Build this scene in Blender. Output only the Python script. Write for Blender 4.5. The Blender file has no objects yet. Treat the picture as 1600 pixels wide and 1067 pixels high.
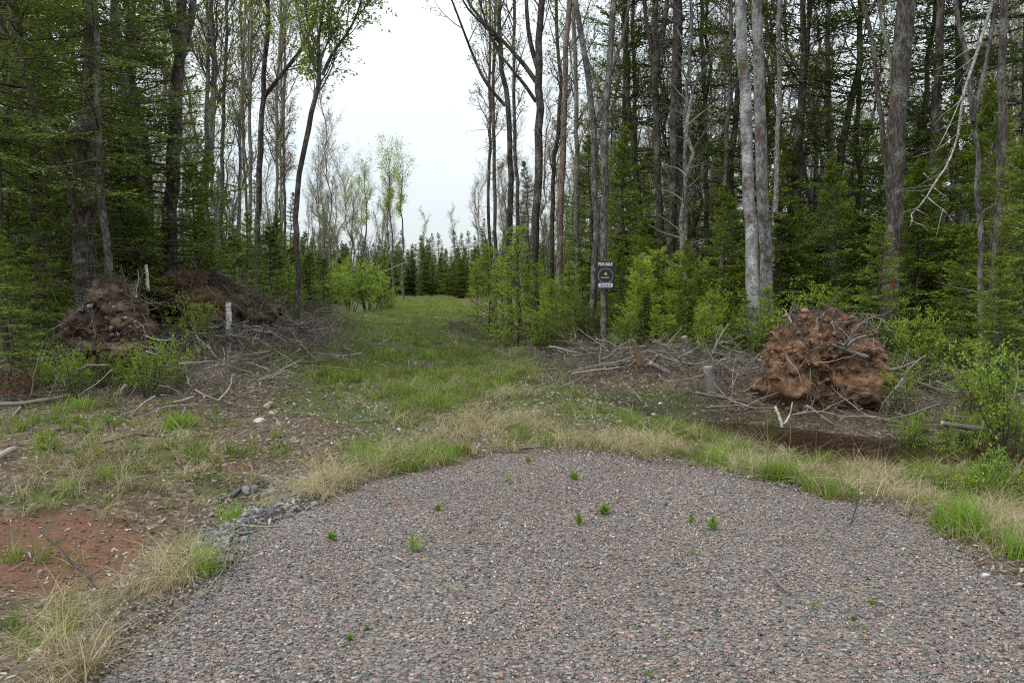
import bpy, math, random
import numpy as np
from mathutils import Vector

scene = bpy.context.scene
C = scene.collection
R = math.radians

# ------------------------------------------------------------------ camera, sky, sun, exposure
CAM_H = 1.6
FPX = 1300.0                      # focal length in pixels of the 1600 px wide photograph
PITCH = math.atan((533.5 - 440.0) / FPX)
cd = bpy.data.cameras.new('camera')
cam = bpy.data.objects.new('camera', cd); C.objects.link(cam)
cam.location = (0, 0, CAM_H)
cam.rotation_euler = (R(90) - PITCH, 0, 0)
cd.sensor_width = 36.0
cd.lens = 36.0 * FPX / 1600.0
cd.clip_start = 0.05
cd.clip_end = 2000.0
scene.camera = cam

SUN_EL, SUN_AZ = 52.0, -125.0      # azimuth clockwise from +Y: behind the camera, to the left
world = bpy.data.worlds.new("World"); scene.world = world
world.use_nodes = True
wt = world.node_tree; wt.nodes.clear()
wo = wt.nodes.new('ShaderNodeOutputWorld')
sky = wt.nodes.new('ShaderNodeTexSky'); sky.sky_type = 'NISHITA'; sky.sun_disc = False
sky.sun_elevation = R(SUN_EL); sky.sun_rotation = R(SUN_AZ)
b1 = wt.nodes.new('ShaderNodeBackground'); b1.inputs[1].default_value = 0.12
wt.links.new(sky.outputs[0], b1.inputs[0])
tc = wt.nodes.new('ShaderNodeTexCoord')
sep = wt.nodes.new('ShaderNodeSeparateXYZ'); wt.links.new(tc.outputs['Generated'], sep.inputs[0])
grad = wt.nodes.new('ShaderNodeMapRange')
grad.inputs['From Min'].default_value = 0.0; grad.inputs['From Max'].default_value = 0.9
grad.inputs['To Min'].default_value = 0.50; grad.inputs['To Max'].default_value = 1.55
wt.links.new(sep.outputs['Z'], grad.inputs['Value'])
mp = wt.nodes.new('ShaderNodeMapping'); mp.inputs['Scale'].default_value = (2.2, 2.2, 6.0)
wt.links.new(tc.outputs['Generated'], mp.inputs[0])
nz = wt.nodes.new('ShaderNodeTexNoise'); nz.inputs['Scale'].default_value = 1.6; nz.inputs['Detail'].default_value = 5
wt.links.new(mp.outputs[0], nz.inputs['Vector'])
cr = wt.nodes.new('ShaderNodeMapRange')
cr.inputs['From Min'].default_value = 0.35; cr.inputs['From Max'].default_value = 0.62
cr.inputs['To Min'].default_value = 0.70; cr.inputs['To Max'].default_value = 0.99
wt.links.new(nz.outputs['Fac'], cr.inputs['Value'])
b2 = wt.nodes.new('ShaderNodeBackground'); b2.inputs[0].default_value = (0.895, 0.96, 1.0, 1)
wt.links.new(grad.outputs[0], b2.inputs[1])
mx = wt.nodes.new('ShaderNodeMixShader')
wt.links.new(cr.outputs[0], mx.inputs[0]); wt.links.new(b1.outputs[0], mx.inputs[1]); wt.links.new(b2.outputs[0], mx.inputs[2])
wt.links.new(mx.outputs[0], wo.inputs[0])

sl = bpy.data.lights.new('sun', 'SUN'); sl.energy = 1.5; sl.angle = R(10); sl.color = (1.0, 0.965, 0.91)
so = bpy.data.objects.new('sun', sl); C.objects.link(so)
saz = R(SUN_AZ)
sdir = Vector((math.sin(saz) * math.cos(R(SUN_EL)), math.cos(saz) * math.cos(R(SUN_EL)), math.sin(R(SUN_EL))))
so.rotation_euler = sdir.to_track_quat('Z', 'Y').to_euler()
so.location = (-10, -10, 30)

scene.view_settings.view_transform = 'Standard'
scene.view_settings.look = 'None'
scene.view_settings.exposure = 0.70
scene.view_settings.gamma = 1.0
scene.view_settings.use_curve_mapping = False
scene.render.engine = 'CYCLES'
scene.cycles.use_denoising = False                # the grain left over reads like the photograph's
scene.cycles.filter_width = 1.15
scene.cycles.max_bounces = 6
scene.cycles.diffuse_bounces = 3
scene.cycles.transmission_bounces = 4
scene.cycles.transparent_max_bounces = 6
scene.cycles.sample_clamp_indirect = 4.0

# ------------------------------------------------------------------ helpers: numbers
rng = np.random.default_rng(11)
def sstep(a, b, x):
    t = np.clip((np.asarray(x, float) - a) / (b - a), 0, 1)
    return t * t * (3 - 2 * t)
def _h(ix, iy, iz, seed):
    n = (ix.astype(np.int64) * 374761393 + iy.astype(np.int64) * 668265263 + iz.astype(np.int64) * 2147483647 + seed * 144665) & 0xffffffff
    n = ((n ^ (n >> 13)) * 1274126177) & 0xffffffff
    n = ((n ^ (n >> 16)) * 2246822519) & 0xffffffff
    return ((n ^ (n >> 15)) & 0xffffff) / float(0xffffff)
def vnoise(x, y, z=None, seed=0):
    x = np.asarray(x, float); y = np.asarray(y, float)
    z = np.zeros_like(x) if z is None else np.asarray(z, float)
    ix, iy, iz = np.floor(x), np.floor(y), np.floor(z)
    fx, fy, fz = x - ix, y - iy, z - iz
    fx, fy, fz = (f * f * (3 - 2 * f) for f in (fx, fy, fz))
    out = 0
    for dx in (0, 1):
        for dy in (0, 1):
            for dz in (0, 1):
                w = (fx if dx else 1 - fx) * (fy if dy else 1 - fy) * (fz if dz else 1 - fz)
                out = out + w * _h(ix + dx, iy + dy, iz + dz, seed)
    return out * 2 - 1
def fbm(x, y, z=None, o=4, seed=0):
    a, s, f = 1.0, 0, 1.0
    for i in range(o):
        s = s + a * vnoise(np.asarray(x) * f, np.asarray(y) * f, None if z is None else np.asarray(z) * f, seed + i * 17)
        a *= 0.5; f *= 2.03
    return s
def norm(v):
    return v / np.maximum(np.linalg.norm(v, axis=-1, keepdims=True), 1e-9)

# ------------------------------------------------------------------ helpers: from the photograph to the place
cp, sp_ = math.cos(PITCH), math.sin(PITCH)
def ray(px, py):
    a, b = (px - 800.0) / FPX, (533.5 - py) / FPX
    return np.array([a, cp + b * sp_, -sp_ + b * cp])
def W(px, py, Y):
    d = ray(px, py)
    p = d * (Y / d[1]); p[2] += CAM_H
    return p

GRAVEL = [(-2.3, 1.0)]
for q in [(150, 1067), (235, 985), (325, 905), (372, 842), (430, 800), (500, 775), (580, 752), (680, 728), (790, 707), (900, 705), (1000, 718),
          (1100, 735), (1200, 753), (1300, 783), (1395, 795), (1470, 835), (1540, 895), (1620, 940)]:
    d = ray(*q); GRAVEL.append(tuple((d * (-CAM_H / d[2]))[:2]))
GRAVEL += [(3.6, 2.6), (4.4, 1.0), (4.6, -6.0), (-2.9, -6.0)]
GP = np.array(GRAVEL)
def gravel_sd(x, y):
    """signed distance to the gravel's outline, negative on the gravel"""
    x = np.asarray(x, float); y = np.asarray(y, float)
    best = np.full(x.shape, 1e9); inside = np.zeros(x.shape, bool)
    for i in range(len(GP)):
        ax, ay = GP[i]; bx, by = GP[(i + 1) % len(GP)]
        ex, ey = bx - ax, by - ay
        t = np.clip(((x - ax) * ex + (y - ay) * ey) / (ex * ex + ey * ey), 0, 1)
        best = np.minimum(best, np.hypot(x - ax - t * ex, y - ay - t * ey))
        c = ((ay > y) != (by > y)) & (x < (bx - ax) * (y - ay) / ((by - ay) if by != ay else 1e-9) + ax)
        inside ^= c
    return np.where(inside, -best, best)
DITCH = np.array([(0.6, 13.3), (1.46, 12.6), (2.87, 11.3), (3.85, 10.4), (4.7, 9.8), (6.5, 8.9), (9.5, 7.6)])
def seg_dist(x, y, L):
    best = np.full(np.shape(x), 1e9)
    for (ax, ay), (bx, by) in zip(L[:-1], L[1:]):
        ex, ey = bx - ax, by - ay
        t = np.clip(((x - ax) * ex + (y - ay) * ey) / (ex * ex + ey * ey), 0, 1)
        best = np.minimum(best, np.hypot(x - ax - t * ex, y - ay - t * ey))
    return best
BERM_L = np.array([(-7.5, 12.8), (-5.6, 13.4), (-5.0, 16.0), (-6.4, 22.0), (-7.6, 29.0), (-9.0, 40.0)])
BERM_R = np.array([(1.4, 15.2), (3.2, 13.9), (5.2, 13.2)])
def edge_left(y):  return -5.6 - 0.105 * (y - 20)
def edge_right(y): return np.where(y < 20, 1.0 + (20 - y) * .12, 1.0 - 0.1 * (y - 20))
def H(x, y):
    x = np.asarray(x, float); y = np.asarray(y, float)
    d = np.maximum(gravel_sd(x, y), 0)
    z = -0.10 * sstep(0, 1.2, d) - 0.25 * sstep(.15, 1.5, d) * sstep(1.2, 2.8, x) * (1 - sstep(11.0, 13.0, y))
    # ditch on the left of the gravel
    left = sstep(-0.6, -2.0, x) * (1 - sstep(6.2, 8.6, y))
    z = z - left * 0.38 * sstep(0.0, 1.3, d) * (1 - 0.75 * sstep(2.0, 4.5, d))
    # ditch with the puddle on the right
    dd = seg_dist(x, y, DITCH)
    z = z - 0.34 * np.exp(-(dd / 0.80) ** 2) * sstep(0.5, 2.6, x) - 0.08 * np.exp(-(dd / 0.5) ** 2) * (1 - sstep(0.5, 2.6, x))
    # pushed up berms of earth and brush
    z = z + 0.75 * np.exp(-(seg_dist(x, y, BERM_L) / 1.35) ** 2) * (0.75 + 0.35 * vnoise(x * .5, y * .5, seed=5))
    z = z + 0.26 * np.exp(-(seg_dist(x, y, BERM_R) / 0.8) ** 2)
    z = z + 0.28 * np.exp(-(((x + 3.6) / .9) ** 2 + ((y - 11.6) / .8) ** 2))
    # general roll, none on the gravel
    rough = sstep(0.0, 0.6, d)
    z = z + rough * (0.045 * fbm(x * .9, y * .9, o=4, seed=3) + 0.012 * fbm(x * 5, y * 5, o=2, seed=9))
    z = z + sstep(16, 40, y) * 0.10 * fbm(x * .15, y * .15, o=3, seed=23)
    wood = sstep(0, 8, np.maximum(x - edge_right(y), edge_left(y) - x)) * sstep(14, 24, y)
    return z + 0.25 * wood + 0.02 * fbm(x * .5, y * .5, o=2, seed=31) * (d <= 0)
def Hs(x, y): return float(H(np.array([x]), np.array([y]))[0])
def G(px, py):
    """the point of the ground seen at a pixel of the photograph"""
    d = ray(px, py); z = 0.0
    for _ in range(12):
        if d[2] > -0.01: t = 60.0
        else: t = (z - CAM_H) / d[2]
        p = d * t; z = 0.5 * z + 0.5 * Hs(p[0], p[1])
    return np.array([p[0], p[1], Hs(p[0], p[1])])
def project(x, y, z):
    """pixel of the photograph at which a point of the place is seen"""
    d = np.maximum(y * cp - (z - CAM_H) * sp_, .3)
    return 800 + FPX * x / d, 533.5 - FPX * (y * sp_ + (z - CAM_H) * cp) / d
def blobs(x, y, L):
    """soft patches laid on the ground; each is given where the photograph shows it"""
    u, v = project(x, y, H(x, y)); s = np.zeros(np.shape(x))
    for (u0, v0, su, sv, a) in L:
        s = s + a * np.exp(-((u - u0) / su) ** 2 - ((v - v0) / sv) ** 2)
    return s * (np.asarray(y) > 2.0)

# ------------------------------------------------------------------ helpers: objects
def tag(o, label=None, cat=None, group=None, kind=None):
    if label: o['label'] = label
    if cat: o['category'] = cat
    if group: o['group'] = group
    if kind: o['kind'] = kind
    return o
def empty(name, loc, label, cat, group=None, rz=0.0, scale=1.0):
    o = bpy.data.objects.new(name, None); C.objects.link(o)
    o.location = loc; o.rotation_euler = (0, 0, rz); o.scale = (scale,) * 3
    o.empty_display_size = .2
    return tag(o, label, cat, group)
class MB:
    """collects vertices and faces for one mesh"""
    def __init__(s): s.v = []; s.q = []; s.t = []; s.rq = []; s.rt = []; s.n = 0
    def add(s, v, q=None, t=None, rq=None, rt=None):
        v = np.asarray(v, float).reshape(-1, 3)
        if q is not None and len(q):
            q = np.asarray(q, np.int64).reshape(-1, 4); s.q.append(q + s.n)
            s.rq.append(np.full(len(q), 0.5) if rq is None else np.broadcast_to(rq, (len(q),)))
        if t is not None and len(t):
            t = np.asarray(t, np.int64).reshape(-1, 3); s.t.append(t + s.n)
            s.rt.append(np.full(len(t), 0.5) if rt is None else np.broadcast_to(rt, (len(t),)))
        s.v.append(v); s.n += len(v)
        return s
    def tubes(s, P, Rr, S=6, cap=True, rnd=None, lump=0.0):
        """P (M,K,3) centre lines, Rr (M,K) radii"""
        P = np.asarray(P, float); Rr = np.asarray(Rr, float)
        if P.ndim == 2: P = P[None]; Rr = Rr[None]
        M, K, _ = P.shape
        T = np.gradient(P, axis=1); T = norm(T)
        ch = norm(P[:, -1] - P[:, 0])
        ref = np.where((np.abs(ch[:, 2]) > .8)[:, None], np.array([1., 0, 0]), np.array([0, 0, 1.]))
        A = norm(np.cross(T, np.broadcast_to(ref[:, None], T.shape)))
        B = np.cross(T, A)
        th = np.arange(S) * 2 * math.pi / S
        rr = Rr[:, :, None]
        ring = A[:, :, None] * np.cos(th)[None, None, :, None] + B[:, :, None] * np.sin(th)[None, None, :, None]
        if lump: rr = rr * (1 + lump * (rng.random((M, K, S)) - .5))
        vv = P[:, :, None] + ring * np.broadcast_to(rr, (M, K, S))[..., None]
        base = np.arange(M)[:, None, None] * K * S
        k = np.arange(K - 1)[None, :, None] * S; j = np.arange(S)[None, None, :]; j2 = (j + 1) % S
        q = np.stack([base + k + j, base + k + j2, base + k + S + j2, base + k + S + j], -1).reshape(-1, 4)
        rq = None if rnd is None else np.repeat(np.asarray(rnd, float), (K - 1) * S)
        t = None
        if cap:
            tl = []
            for e in (0, K - 1):
                for a in range(1, S - 1):
                    b0 = np.arange(M) * K * S + e * S
                    tl.append(np.stack([b0, b0 + a + (1 if e == 0 else 0), b0 + a + (0 if e == 0 else 1)], -1))
            t = np.concatenate(tl)
        rt = None if rnd is None or t is None else np.tile(np.asarray(rnd, float), 2 * (S - 2))
        return s.add(vv.reshape(-1, 3), q, t, rq, rt)
    def leaves(s, P, D, N, L, Wd, rnd=None, fold=0.0):
        """kite leaves: base P, direction D, face normal N, length L, width Wd"""
        D = norm(D); Sd = norm(np.cross(D, N)); Nn = np.cross(Sd, D)
        L = np.asarray(L, float)[:, None]; Wd = np.asarray(Wd, float)[:, None]
        a = P; b = P + D * L * .45 + Sd * Wd * .5 + Nn * Wd * fold; c = P + D * L; d = P + D * L * .45 - Sd * Wd * .5 + Nn * Wd * fold
        n = len(P); v = np.stack([a, b, c, d], 1).reshape(-1, 3)
        return s.add(v, np.arange(4 * n).reshape(-1, 4), None, rng.random(n) if rnd is None else rnd)
    def mesh(s, name, mat, smooth=False):
        v = np.concatenate(s.v) if s.v else np.zeros((0, 3))
        q = np.concatenate(s.q) if s.q else np.zeros((0, 4), int)
        t = np.concatenate(s.t) if s.t else np.zeros((0, 3), int)
        me = bpy.data.meshes.new(name)
        me.vertices.add(len(v)); me.vertices.foreach_set('co', v.astype(np.float32).ravel())
        nl = len(q) * 4 + len(t) * 3; nf = len(q) + len(t)
        me.loops.add(nl); me.loops.foreach_set('vertex_index', np.concatenate([q.ravel(), t.ravel()]).astype(np.int32))
        me.polygons.add(nf)
        st = np.concatenate([np.arange(len(q)) * 4, len(q) * 4 + np.arange(len(t)) * 3]).astype(np.int32)
        me.polygons.foreach_set('loop_start', st)
        at = me.attributes.new('rnd', 'FLOAT', 'FACE')
        at.data.foreach_set('value', np.concatenate(s.rq + s.rt).astype(np.float32))
        me.update(calc_edges=True)
        if smooth: me.shade_smooth()
        if mat: me.materials.append(mat)
        return me
    def build(s, name, mat, parent=None, smooth=False):
        return link(name, s.mesh(name, mat, smooth), parent)
def link(name, me, parent=None, loc=None):
    o = bpy.data.objects.new(name, me); C.objects.link(o)
    if parent is not None: o.parent = parent
    if loc is not None: o.location = loc
    return o

# ------------------------------------------------------------------ helpers: materials
class NT:
    def __init__(s, name):
        s.m = bpy.data.materials.new(name); s.m.use_nodes = True
        s.t = s.m.node_tree; s.t.nodes.clear()
        s.out = s.n('ShaderNodeOutputMaterial')
    def n(s, typ, **kw):
        nd = s.t.nodes.new(typ)
        for k, v in kw.items():
            if hasattr(nd, k): setattr(nd, k, v)
        return nd
    def l(s, a, b): s.t.links.new(a, b)
    def inp(s, sock, v):
        if isinstance(v, bpy.types.NodeSocket): s.l(v, sock)
        elif v is not None:
            if isinstance(v, (tuple, list)) and len(v) == 3 and sock.type == 'RGBA': v = (*v, 1)
            sock.default_value = v
    def mix(s, f, a, b, mode='MIX'):
        nd = s.n('ShaderNodeMix', data_type='RGBA', blend_type=mode)
        s.inp(nd.inputs[0], f); s.inp(nd.inputs[6], a); s.inp(nd.inputs[7], b)
        return nd.outputs[2]
    def noise(s, vec, scale, detail=4, rough=.55, out='Fac'):
        nd = s.n('ShaderNodeTexNoise'); s.inp(nd.inputs['Scale'], scale); nd.inputs['Detail'].default_value = detail; nd.inputs['Roughness'].default_value = rough
        if vec is not None: s.l(vec, nd.inputs['Vector'])
        return nd.outputs[out]
    def voro(s, vec, scale, out='Distance', feature='F1'):
        nd = s.n('ShaderNodeTexVoronoi', feature=feature); s.inp(nd.inputs['Scale'], scale)
        if vec is not None: s.l(vec, nd.inputs['Vector'])
        return nd.outputs[out]
    def rng(s, v, a, b, c=0., d=1., clamp=True):
        nd = s.n('ShaderNodeMapRange'); nd.clamp = clamp
        s.inp(nd.inputs['Value'], v)
        for k, x in zip(('From Min', 'From Max', 'To Min', 'To Max'), (a, b, c, d)): nd.inputs[k].default_value = x
        return nd.outputs[0]
    def math(s, op, a, b=None):
        nd = s.n('ShaderNodeMath', operation=op); s.inp(nd.inputs[0], a)
        if b is not None: s.inp(nd.inputs[1], b)
        return nd.outputs[0]
    def attr(s, name): return s.n('ShaderNodeAttribute', attribute_name=name).outputs['Fac']
    def coord(s, which='Object'): return s.n('ShaderNodeTexCoord').outputs[which]
    def pos(s): return s.n('ShaderNodeNewGeometry').outputs['Position']
    def map(s, vec, scale=(1, 1, 1)):
        nd = s.n('ShaderNodeMapping'); nd.inputs['Scale'].default_value = scale; s.l(vec, nd.inputs[0]); return nd.outputs[0]
    def ramp(s, f, stops, const=False):
        nd = s.n('ShaderNodeValToRGB'); r = nd.color_ramp
        if const: r.interpolation = 'CONSTANT'
        while len(r.elements) < len(stops): r.elements.new(0.5)
        for e, (p, c) in zip(r.elements, stops): e.position = p; e.color = (*c, 1)
        s.l(f, nd.inputs[0]); return nd.outputs[0]
    def bump(s, h, strength=.5, dist=.02):
        nd = s.n('ShaderNodeBump'); nd.inputs['Strength'].default_value = strength; nd.inputs['Distance'].default_value = dist
        s.l(h, nd.inputs['Height']); return nd.outputs[0]
    def pbr(s, col, rough=.8, normal=None, spec=.3, metal=0.0):
        b = s.n('ShaderNodeBsdfPrincipled')
        s.inp(b.inputs['Base Color'], col); s.inp(b.inputs['Roughness'], rough)
        b.inputs['Specular IOR Level'].default_value = spec; b.inputs['Metallic'].default_value = metal
        if normal is not None: s.l(normal, b.inputs['Normal'])
        return b.outputs[0]
    def done(s, shader): s.l(shader, s.out.inputs[0]); return s.m

def leaf_mat(name, cols, trans=.35, var=.25, rough=.6):
    """cols: three colours (dark, mid, light) picked per leaf, drifted per plant"""
    t = NT(name)
    r = t.attr('rnd'); o = t.n('ShaderNodeObjectInfo').outputs['Random']
    cl = t.noise(t.pos(), 1.7, 2)
    f = t.math('ADD', t.math('MULTIPLY', r, .62), t.math('ADD', t.math('MULTIPLY', cl, .5), t.math('MULTIPLY', o, var)))
    f = t.rng(f, .22, .98)
    c = t.ramp(f, [(0, cols[0]), (.5, cols[1]), (1, cols[2])])
    p = t.pbr(c, rough, spec=.25)
    tr = t.n('ShaderNodeBsdfTranslucent'); t.l(t.mix(.35, c, (cols[2][0] * 1.25, cols[2][1] * 1.25, cols[2][2] * .7)), tr.inputs[0])
    mxs = t.n('ShaderNodeMixShader'); mxs.inputs[0].default_value = trans
    t.l(p, mxs.inputs[1]); t.l(tr.outputs[0], mxs.inputs[2])
    return t.done(mxs.outputs[0])
def bark_mat(name, dark, mid, light, lichen=(.38, .40, .36), lich=.45, moss=None, vs=(9, 9, 2.2), bump=.8):
    t = NT(name); c = t.coord()
    o = t.n('ShaderNodeObjectInfo').outputs['Random']
    m = t.map(c, vs)
    n1 = t.noise(m, 3.2, 7, .65); rid = t.voro(m, 3.5, 'Distance', 'F1')
    h = t.math('ADD', t.math('MULTIPLY', n1, .8), t.math('MULTIPLY', rid, .5))
    col = t.ramp(t.rng(h, .42, .85), [(0, dark), (.5, mid), (1, light)])
    lf = t.math('MULTIPLY', t.rng(t.noise(c, 3.0, 6, .62), .50, .60), lich)
    lf = t.math('MULTIPLY', lf, t.rng(t.noise(c, 26, 3), .35, .55))
    col = t.mix(lf, col, lichen)
    if moss:
        mf = t.math('MULTIPLY', t.rng(t.noise(c, 1.6, 5, .65), .54, .62), .85)
        col = t.mix(mf, col, moss)
    col = t.mix(t.math('MULTIPLY', o, .35), col, t.mix(.5, col, light))
    return t.done(t.pbr(col, .9, t.bump(h, bump, .03), .15))
def wood_mat(name, cols, scale=14):
    t = NT(name); c = t.pos(); r = t.attr('rnd'); o = t.n('ShaderNodeObjectInfo').outputs['Random']
    f = t.math('ADD', t.math('MULTIPLY', r, .55), t.math('MULTIPLY', o, .25))
    f = t.math('ADD', f, t.math('MULTIPLY', t.noise(c, scale, 5, .6), .45))
    col = t.ramp(t.rng(f, .15, 1.1), [(0, cols[0]), (.5, cols[1]), (1, cols[2])])
    return t.done(t.pbr(col, .85, t.bump(t.noise(c, 60, 4), .4, .01), .2))

# --- ground
t = NT('forest_floor'); p = t.pos()
n_big = t.noise(p, .8, 5, .6); n_mid = t.noise(p, 4.5, 6, .65); n_fine = t.noise(p, 38, 5, .7); cell = t.voro(p, 30, 'Color'); cellf = t.n('ShaderNodeSeparateXYZ'); t.l(cell, cellf.inputs[0])
base = t.ramp(n_mid, [(.25, (.028, .020, .013)), (.5, (.075, .053, .035)), (.75, (.125, .092, .06))])
lit = t.ramp(cellf.outputs[0], [(0, (.028, .020, .012)), (.45, (.095, .070, .040)), (.8, (.19, .155, .105)), (1, (.29, .26, .195))])
base = t.mix(t.rng(n_fine, .35, .65, .2, .75), base, lit)
red = t.mix(t.rng(n_fine, .3, .7), (.060, .028, .017), (.205, .105, .064)); red = t.mix(t.rng(n_mid, .45, .62), red, t.mix(n_fine, (.045, .028, .018), (.15, .095, .065)))
fs = t.rng(t.math('ADD', t.attr('soil'), t.math('MULTIPLY', t.math('SUBTRACT', n_mid, .5), .9)), .35, .65)
col = t.mix(fs, base, red)
mossc = t.ramp(n_fine, [(.3, (.028, .034, .010)), (.6, (.068, .092, .020)), (.8, (.12, .125, .036))])
fm = t.rng(t.math('ADD', t.attr('moss'), t.math('MULTIPLY', t.math('SUBTRACT', n_mid, .5), 1.2)), .4, .75)
col = t.mix(fm, col, mossc)
col = t.mix(t.rng(t.math('ADD', t.attr('sand'), t.math('MULTIPLY', t.math('SUBTRACT', n_mid, .5), .8)), .25, .6), col, t.mix(n_fine, (.22, .16, .10), (.36, .28, .19)))
col = t.mix(t.math('MULTIPLY', t.attr('wet'), .75), col, (.018, .012, .007))
hh = t.math('ADD', t.math('MULTIPLY', n_fine, .6), t.math('MULTIPLY', cellf.outputs[1], .35))
rough = t.rng(t.attr('wet'), 0, 1, .95, .45)
M_GROUND = t.done(t.pbr(col, rough, t.bump(hh, .9, .03), .2))

STONE = [(0.0, (0.282, 0.187, 0.159)), (.13, (0.089, 0.098, 0.100)), (.25, (0.196, 0.150, 0.132)), (.38, (0.150, 0.157, 0.151)), (.50, (0.300, 0.237, 0.200)),
         (.61, (0.038, 0.043, 0.046)), (.68, (0.228, 0.196, 0.173)), (.79, (0.089, 0.111, 0.104)), (.86, (0.437, 0.382, 0.346)), (.92, (0.282, 0.141, 0.109)), (.955, (0.182, 0.164, 0.150))]
t = NT('gravel_bed'); p = t.pos()
v1 = t.n('ShaderNodeTexVoronoi'); v1.inputs['Scale'].default_value = 42; t.l(p, v1.inputs['Vector'])
sx = t.n('ShaderNodeSeparateXYZ'); t.l(v1.outputs['Color'], sx.inputs[0])
col = t.ramp(sx.outputs[0], STONE, True)
col = t.mix(.45, col, (.175, .155, .138)); col = t.mix(t.rng(v1.outputs['Distance'], .45, .85), col, (.05, .042, .038))
col = t.mix(t.math('MULTIPLY', t.rng(t.noise(p, 1.3, 4), .5, .7), .4), col, (.12, .095, .075))
M_GBED = t.done(t.pbr(col, .9, t.bump(t.math('SUBTRACT', 1.0, v1.outputs['Distance']), 1.0, .02), .25))

t = NT('gravel_stone'); o = t.n('ShaderNodeObjectInfo').outputs['Random']
col = t.ramp(o, STONE, True)
col = t.mix(.08, col, (.14, .115, .105))
col = t.mix(t.math('MULTIPLY', t.rng(t.noise(t.pos(), 1.1, 5, ), .48, .72), .35), col, (.19, .16, .14))
col = t.mix(t.math('MULTIPLY', t.rng(t.noise(t.pos(), .6, 3), .5, .7), .30), col, (.09, .082, .08))
M_STONE = t.done(t.pbr(col, .82, None, .3))
t = NT('crushed_rock'); o = t.n('ShaderNodeObjectInfo').outputs['Random']
col = t.ramp(o, [(0, (.115, .132, .137)), (.25, (.17, .182, .183)), (.45, (.23, .19, .17)), (.6, (.085, .096, .10)), (.75, (.22, .228, .225)), (.9, (.30, .245, .21))], True)
col = t.mix(t.rng(t.noise(t.coord(), 2.5, 5), .4, .65, 0, .5), col, (.12, .11, .10))
M_CRUSH = t.done(t.pbr(col, .8, t.bump(t.noise(t.coord(), 6, 4), .5, .05), .3))
t = NT('soil_pebble'); o = t.n('ShaderNodeObjectInfo').outputs['Random']
M_PEB = t.done(t.pbr(t.ramp(o, [(0, (.10, .095, .09)), (.3, (.17, .145, .125)), (.55, (.075, .07, .068)), (.7, (.24, .20, .165)), (.85, (.13, .10, .082)), (.95, (.36, .33, .29))], True), .85, None, .2))
def rock_mat(name, a, b):
    t = NT(name); c = t.coord()
    col = t.mix(t.rng(t.noise(c, 3, 6, .65), .35, .65), a, b)
    col = t.mix(t.rng(t.noise(c, 1.2, 4), .55, .7, 0, .6), col, (.13, .10, .07))
    return t.done(t.pbr(col, .85, t.bump(t.noise(c, 9, 5), .5, .05), .25))
M_ROCK_W = rock_mat('pale_rock', (.60, .57, .53), (.40, .37, .33))
M_ROCK_T = rock_mat('tan_rock', (.40, .29, .20), (.26, .19, .14))
M_ROCK_G = rock_mat('grey_rock', (.28, .27, .26), (.18, .17, .165))

t = NT('puddle_water')
b = t.n('ShaderNodeBsdfPrincipled'); b.inputs['Base Color'].default_value = (.022, .013, .007, 1); b.inputs['Roughness'].default_value = .05
b.inputs['IOR'].default_value = 1.33; t.l(t.bump(t.noise(t.pos(), 5, 2), .06, .02), b.inputs['Normal'])
M_WATER = t.done(b.outputs[0])

# --- bark
M_BARK_GREY = bark_mat('grey_bark', (.018, .015, .013), (.060, .053, .047), (.15, .138, .126), lichen=(.28, .285, .26), lich=.55)
M_BARK_DARK = bark_mat('dark_bark', (.018, .014, .012), (.05, .041, .035), (.11, .092, .08), lich=.3)
M_BARK_MAPLE = bark_mat('maple_bark', (.010, .009, .008), (.034, .029, .026), (.105, .094, .086), lichen=(.23, .23, .21), lich=.6, moss=(.075, .042, .02))
M_BARK_PALE = bark_mat('pale_bark', (.045, .040, .034), (.125, .112, .098), (.27, .255, .235), lich=.5, vs=(8, 8, 3))
t = NT('birch_bark'); c = t.coord()
n1 = t.noise(t.map(c, (2.2, 2.2, 1.3)), 2.2, 6, .6); n2 = t.noise(t.map(c, (3, 3, 9)), 5, 6, .7); n3 = t.noise(c, 30, 4, .7)
col = t.ramp(t.rng(t.math('ADD', t.math('MULTIPLY', n1, .8), t.math('MULTIPLY', n3, .35)), .42, .72), [(0, (.075, .072, .068)), (.4, (.19, .187, .182)), (.75, (.34, .34, .335)), (1, (.46, .46, .455))])
col = t.mix(t.rng(n2, .50, .62, 0, .85), col, (.060, .055, .050))
col = t.mix(t.math('MULTIPLY', t.rng(t.noise(c, 1.3, 5, .65), .56, .63), .85), col, (.075, .042, .02))
M_BARK_BIRCH = t.done(t.pbr(col, .9, t.bump(t.math('ADD', n2, n3), .5, .02), .15))
M_BARK_ASPEN = bark_mat('aspen_bark', (.07, .06, .045), (.17, .155, .115), (.29, .27, .21), lich=.35, vs=(6, 6, 3))
M_BARK_FIR = bark_mat('fir_bark', (.02, .017, .014), (.058, .048, .04), (.12, .105, .09), lich=.4)
M_BIRCH_LOG = bark_mat('white_birch_log', (.13, .10, .075), (.46, .42, .385), (.64, .61, .585), lichen=(.10, .075, .055), lich=.8, vs=(4, 4, 9), bump=.3)
M_TWIG = wood_mat('twig_wood', ((.05, .04, .035), (.115, .095, .085), (.22, .19, .175)))
M_TWIG_DARK = wood_mat('dark_twig', ((.022, .018, .016), (.05, .042, .037), (.095, .08, .07)))
M_TWIG_GREY = wood_mat('grey_twig', ((.07, .063, .057), (.15, .135, .122), (.26, .24, .22)))
M_DRIFT = wood_mat('weathered_wood', ((.06, .05, .043), (.185, .160, .142), (.37, .335, .305)), 30)
M_BRUSH = wood_mat('brush_wood', ((.040, .031, .023), (.115, .092, .069), (.29, .255, .21)))
M_BROWNWOOD = wood_mat('brown_wood', ((.06, .04, .028), (.14, .09, .06), (.25, .18, .13)), 25)
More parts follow.
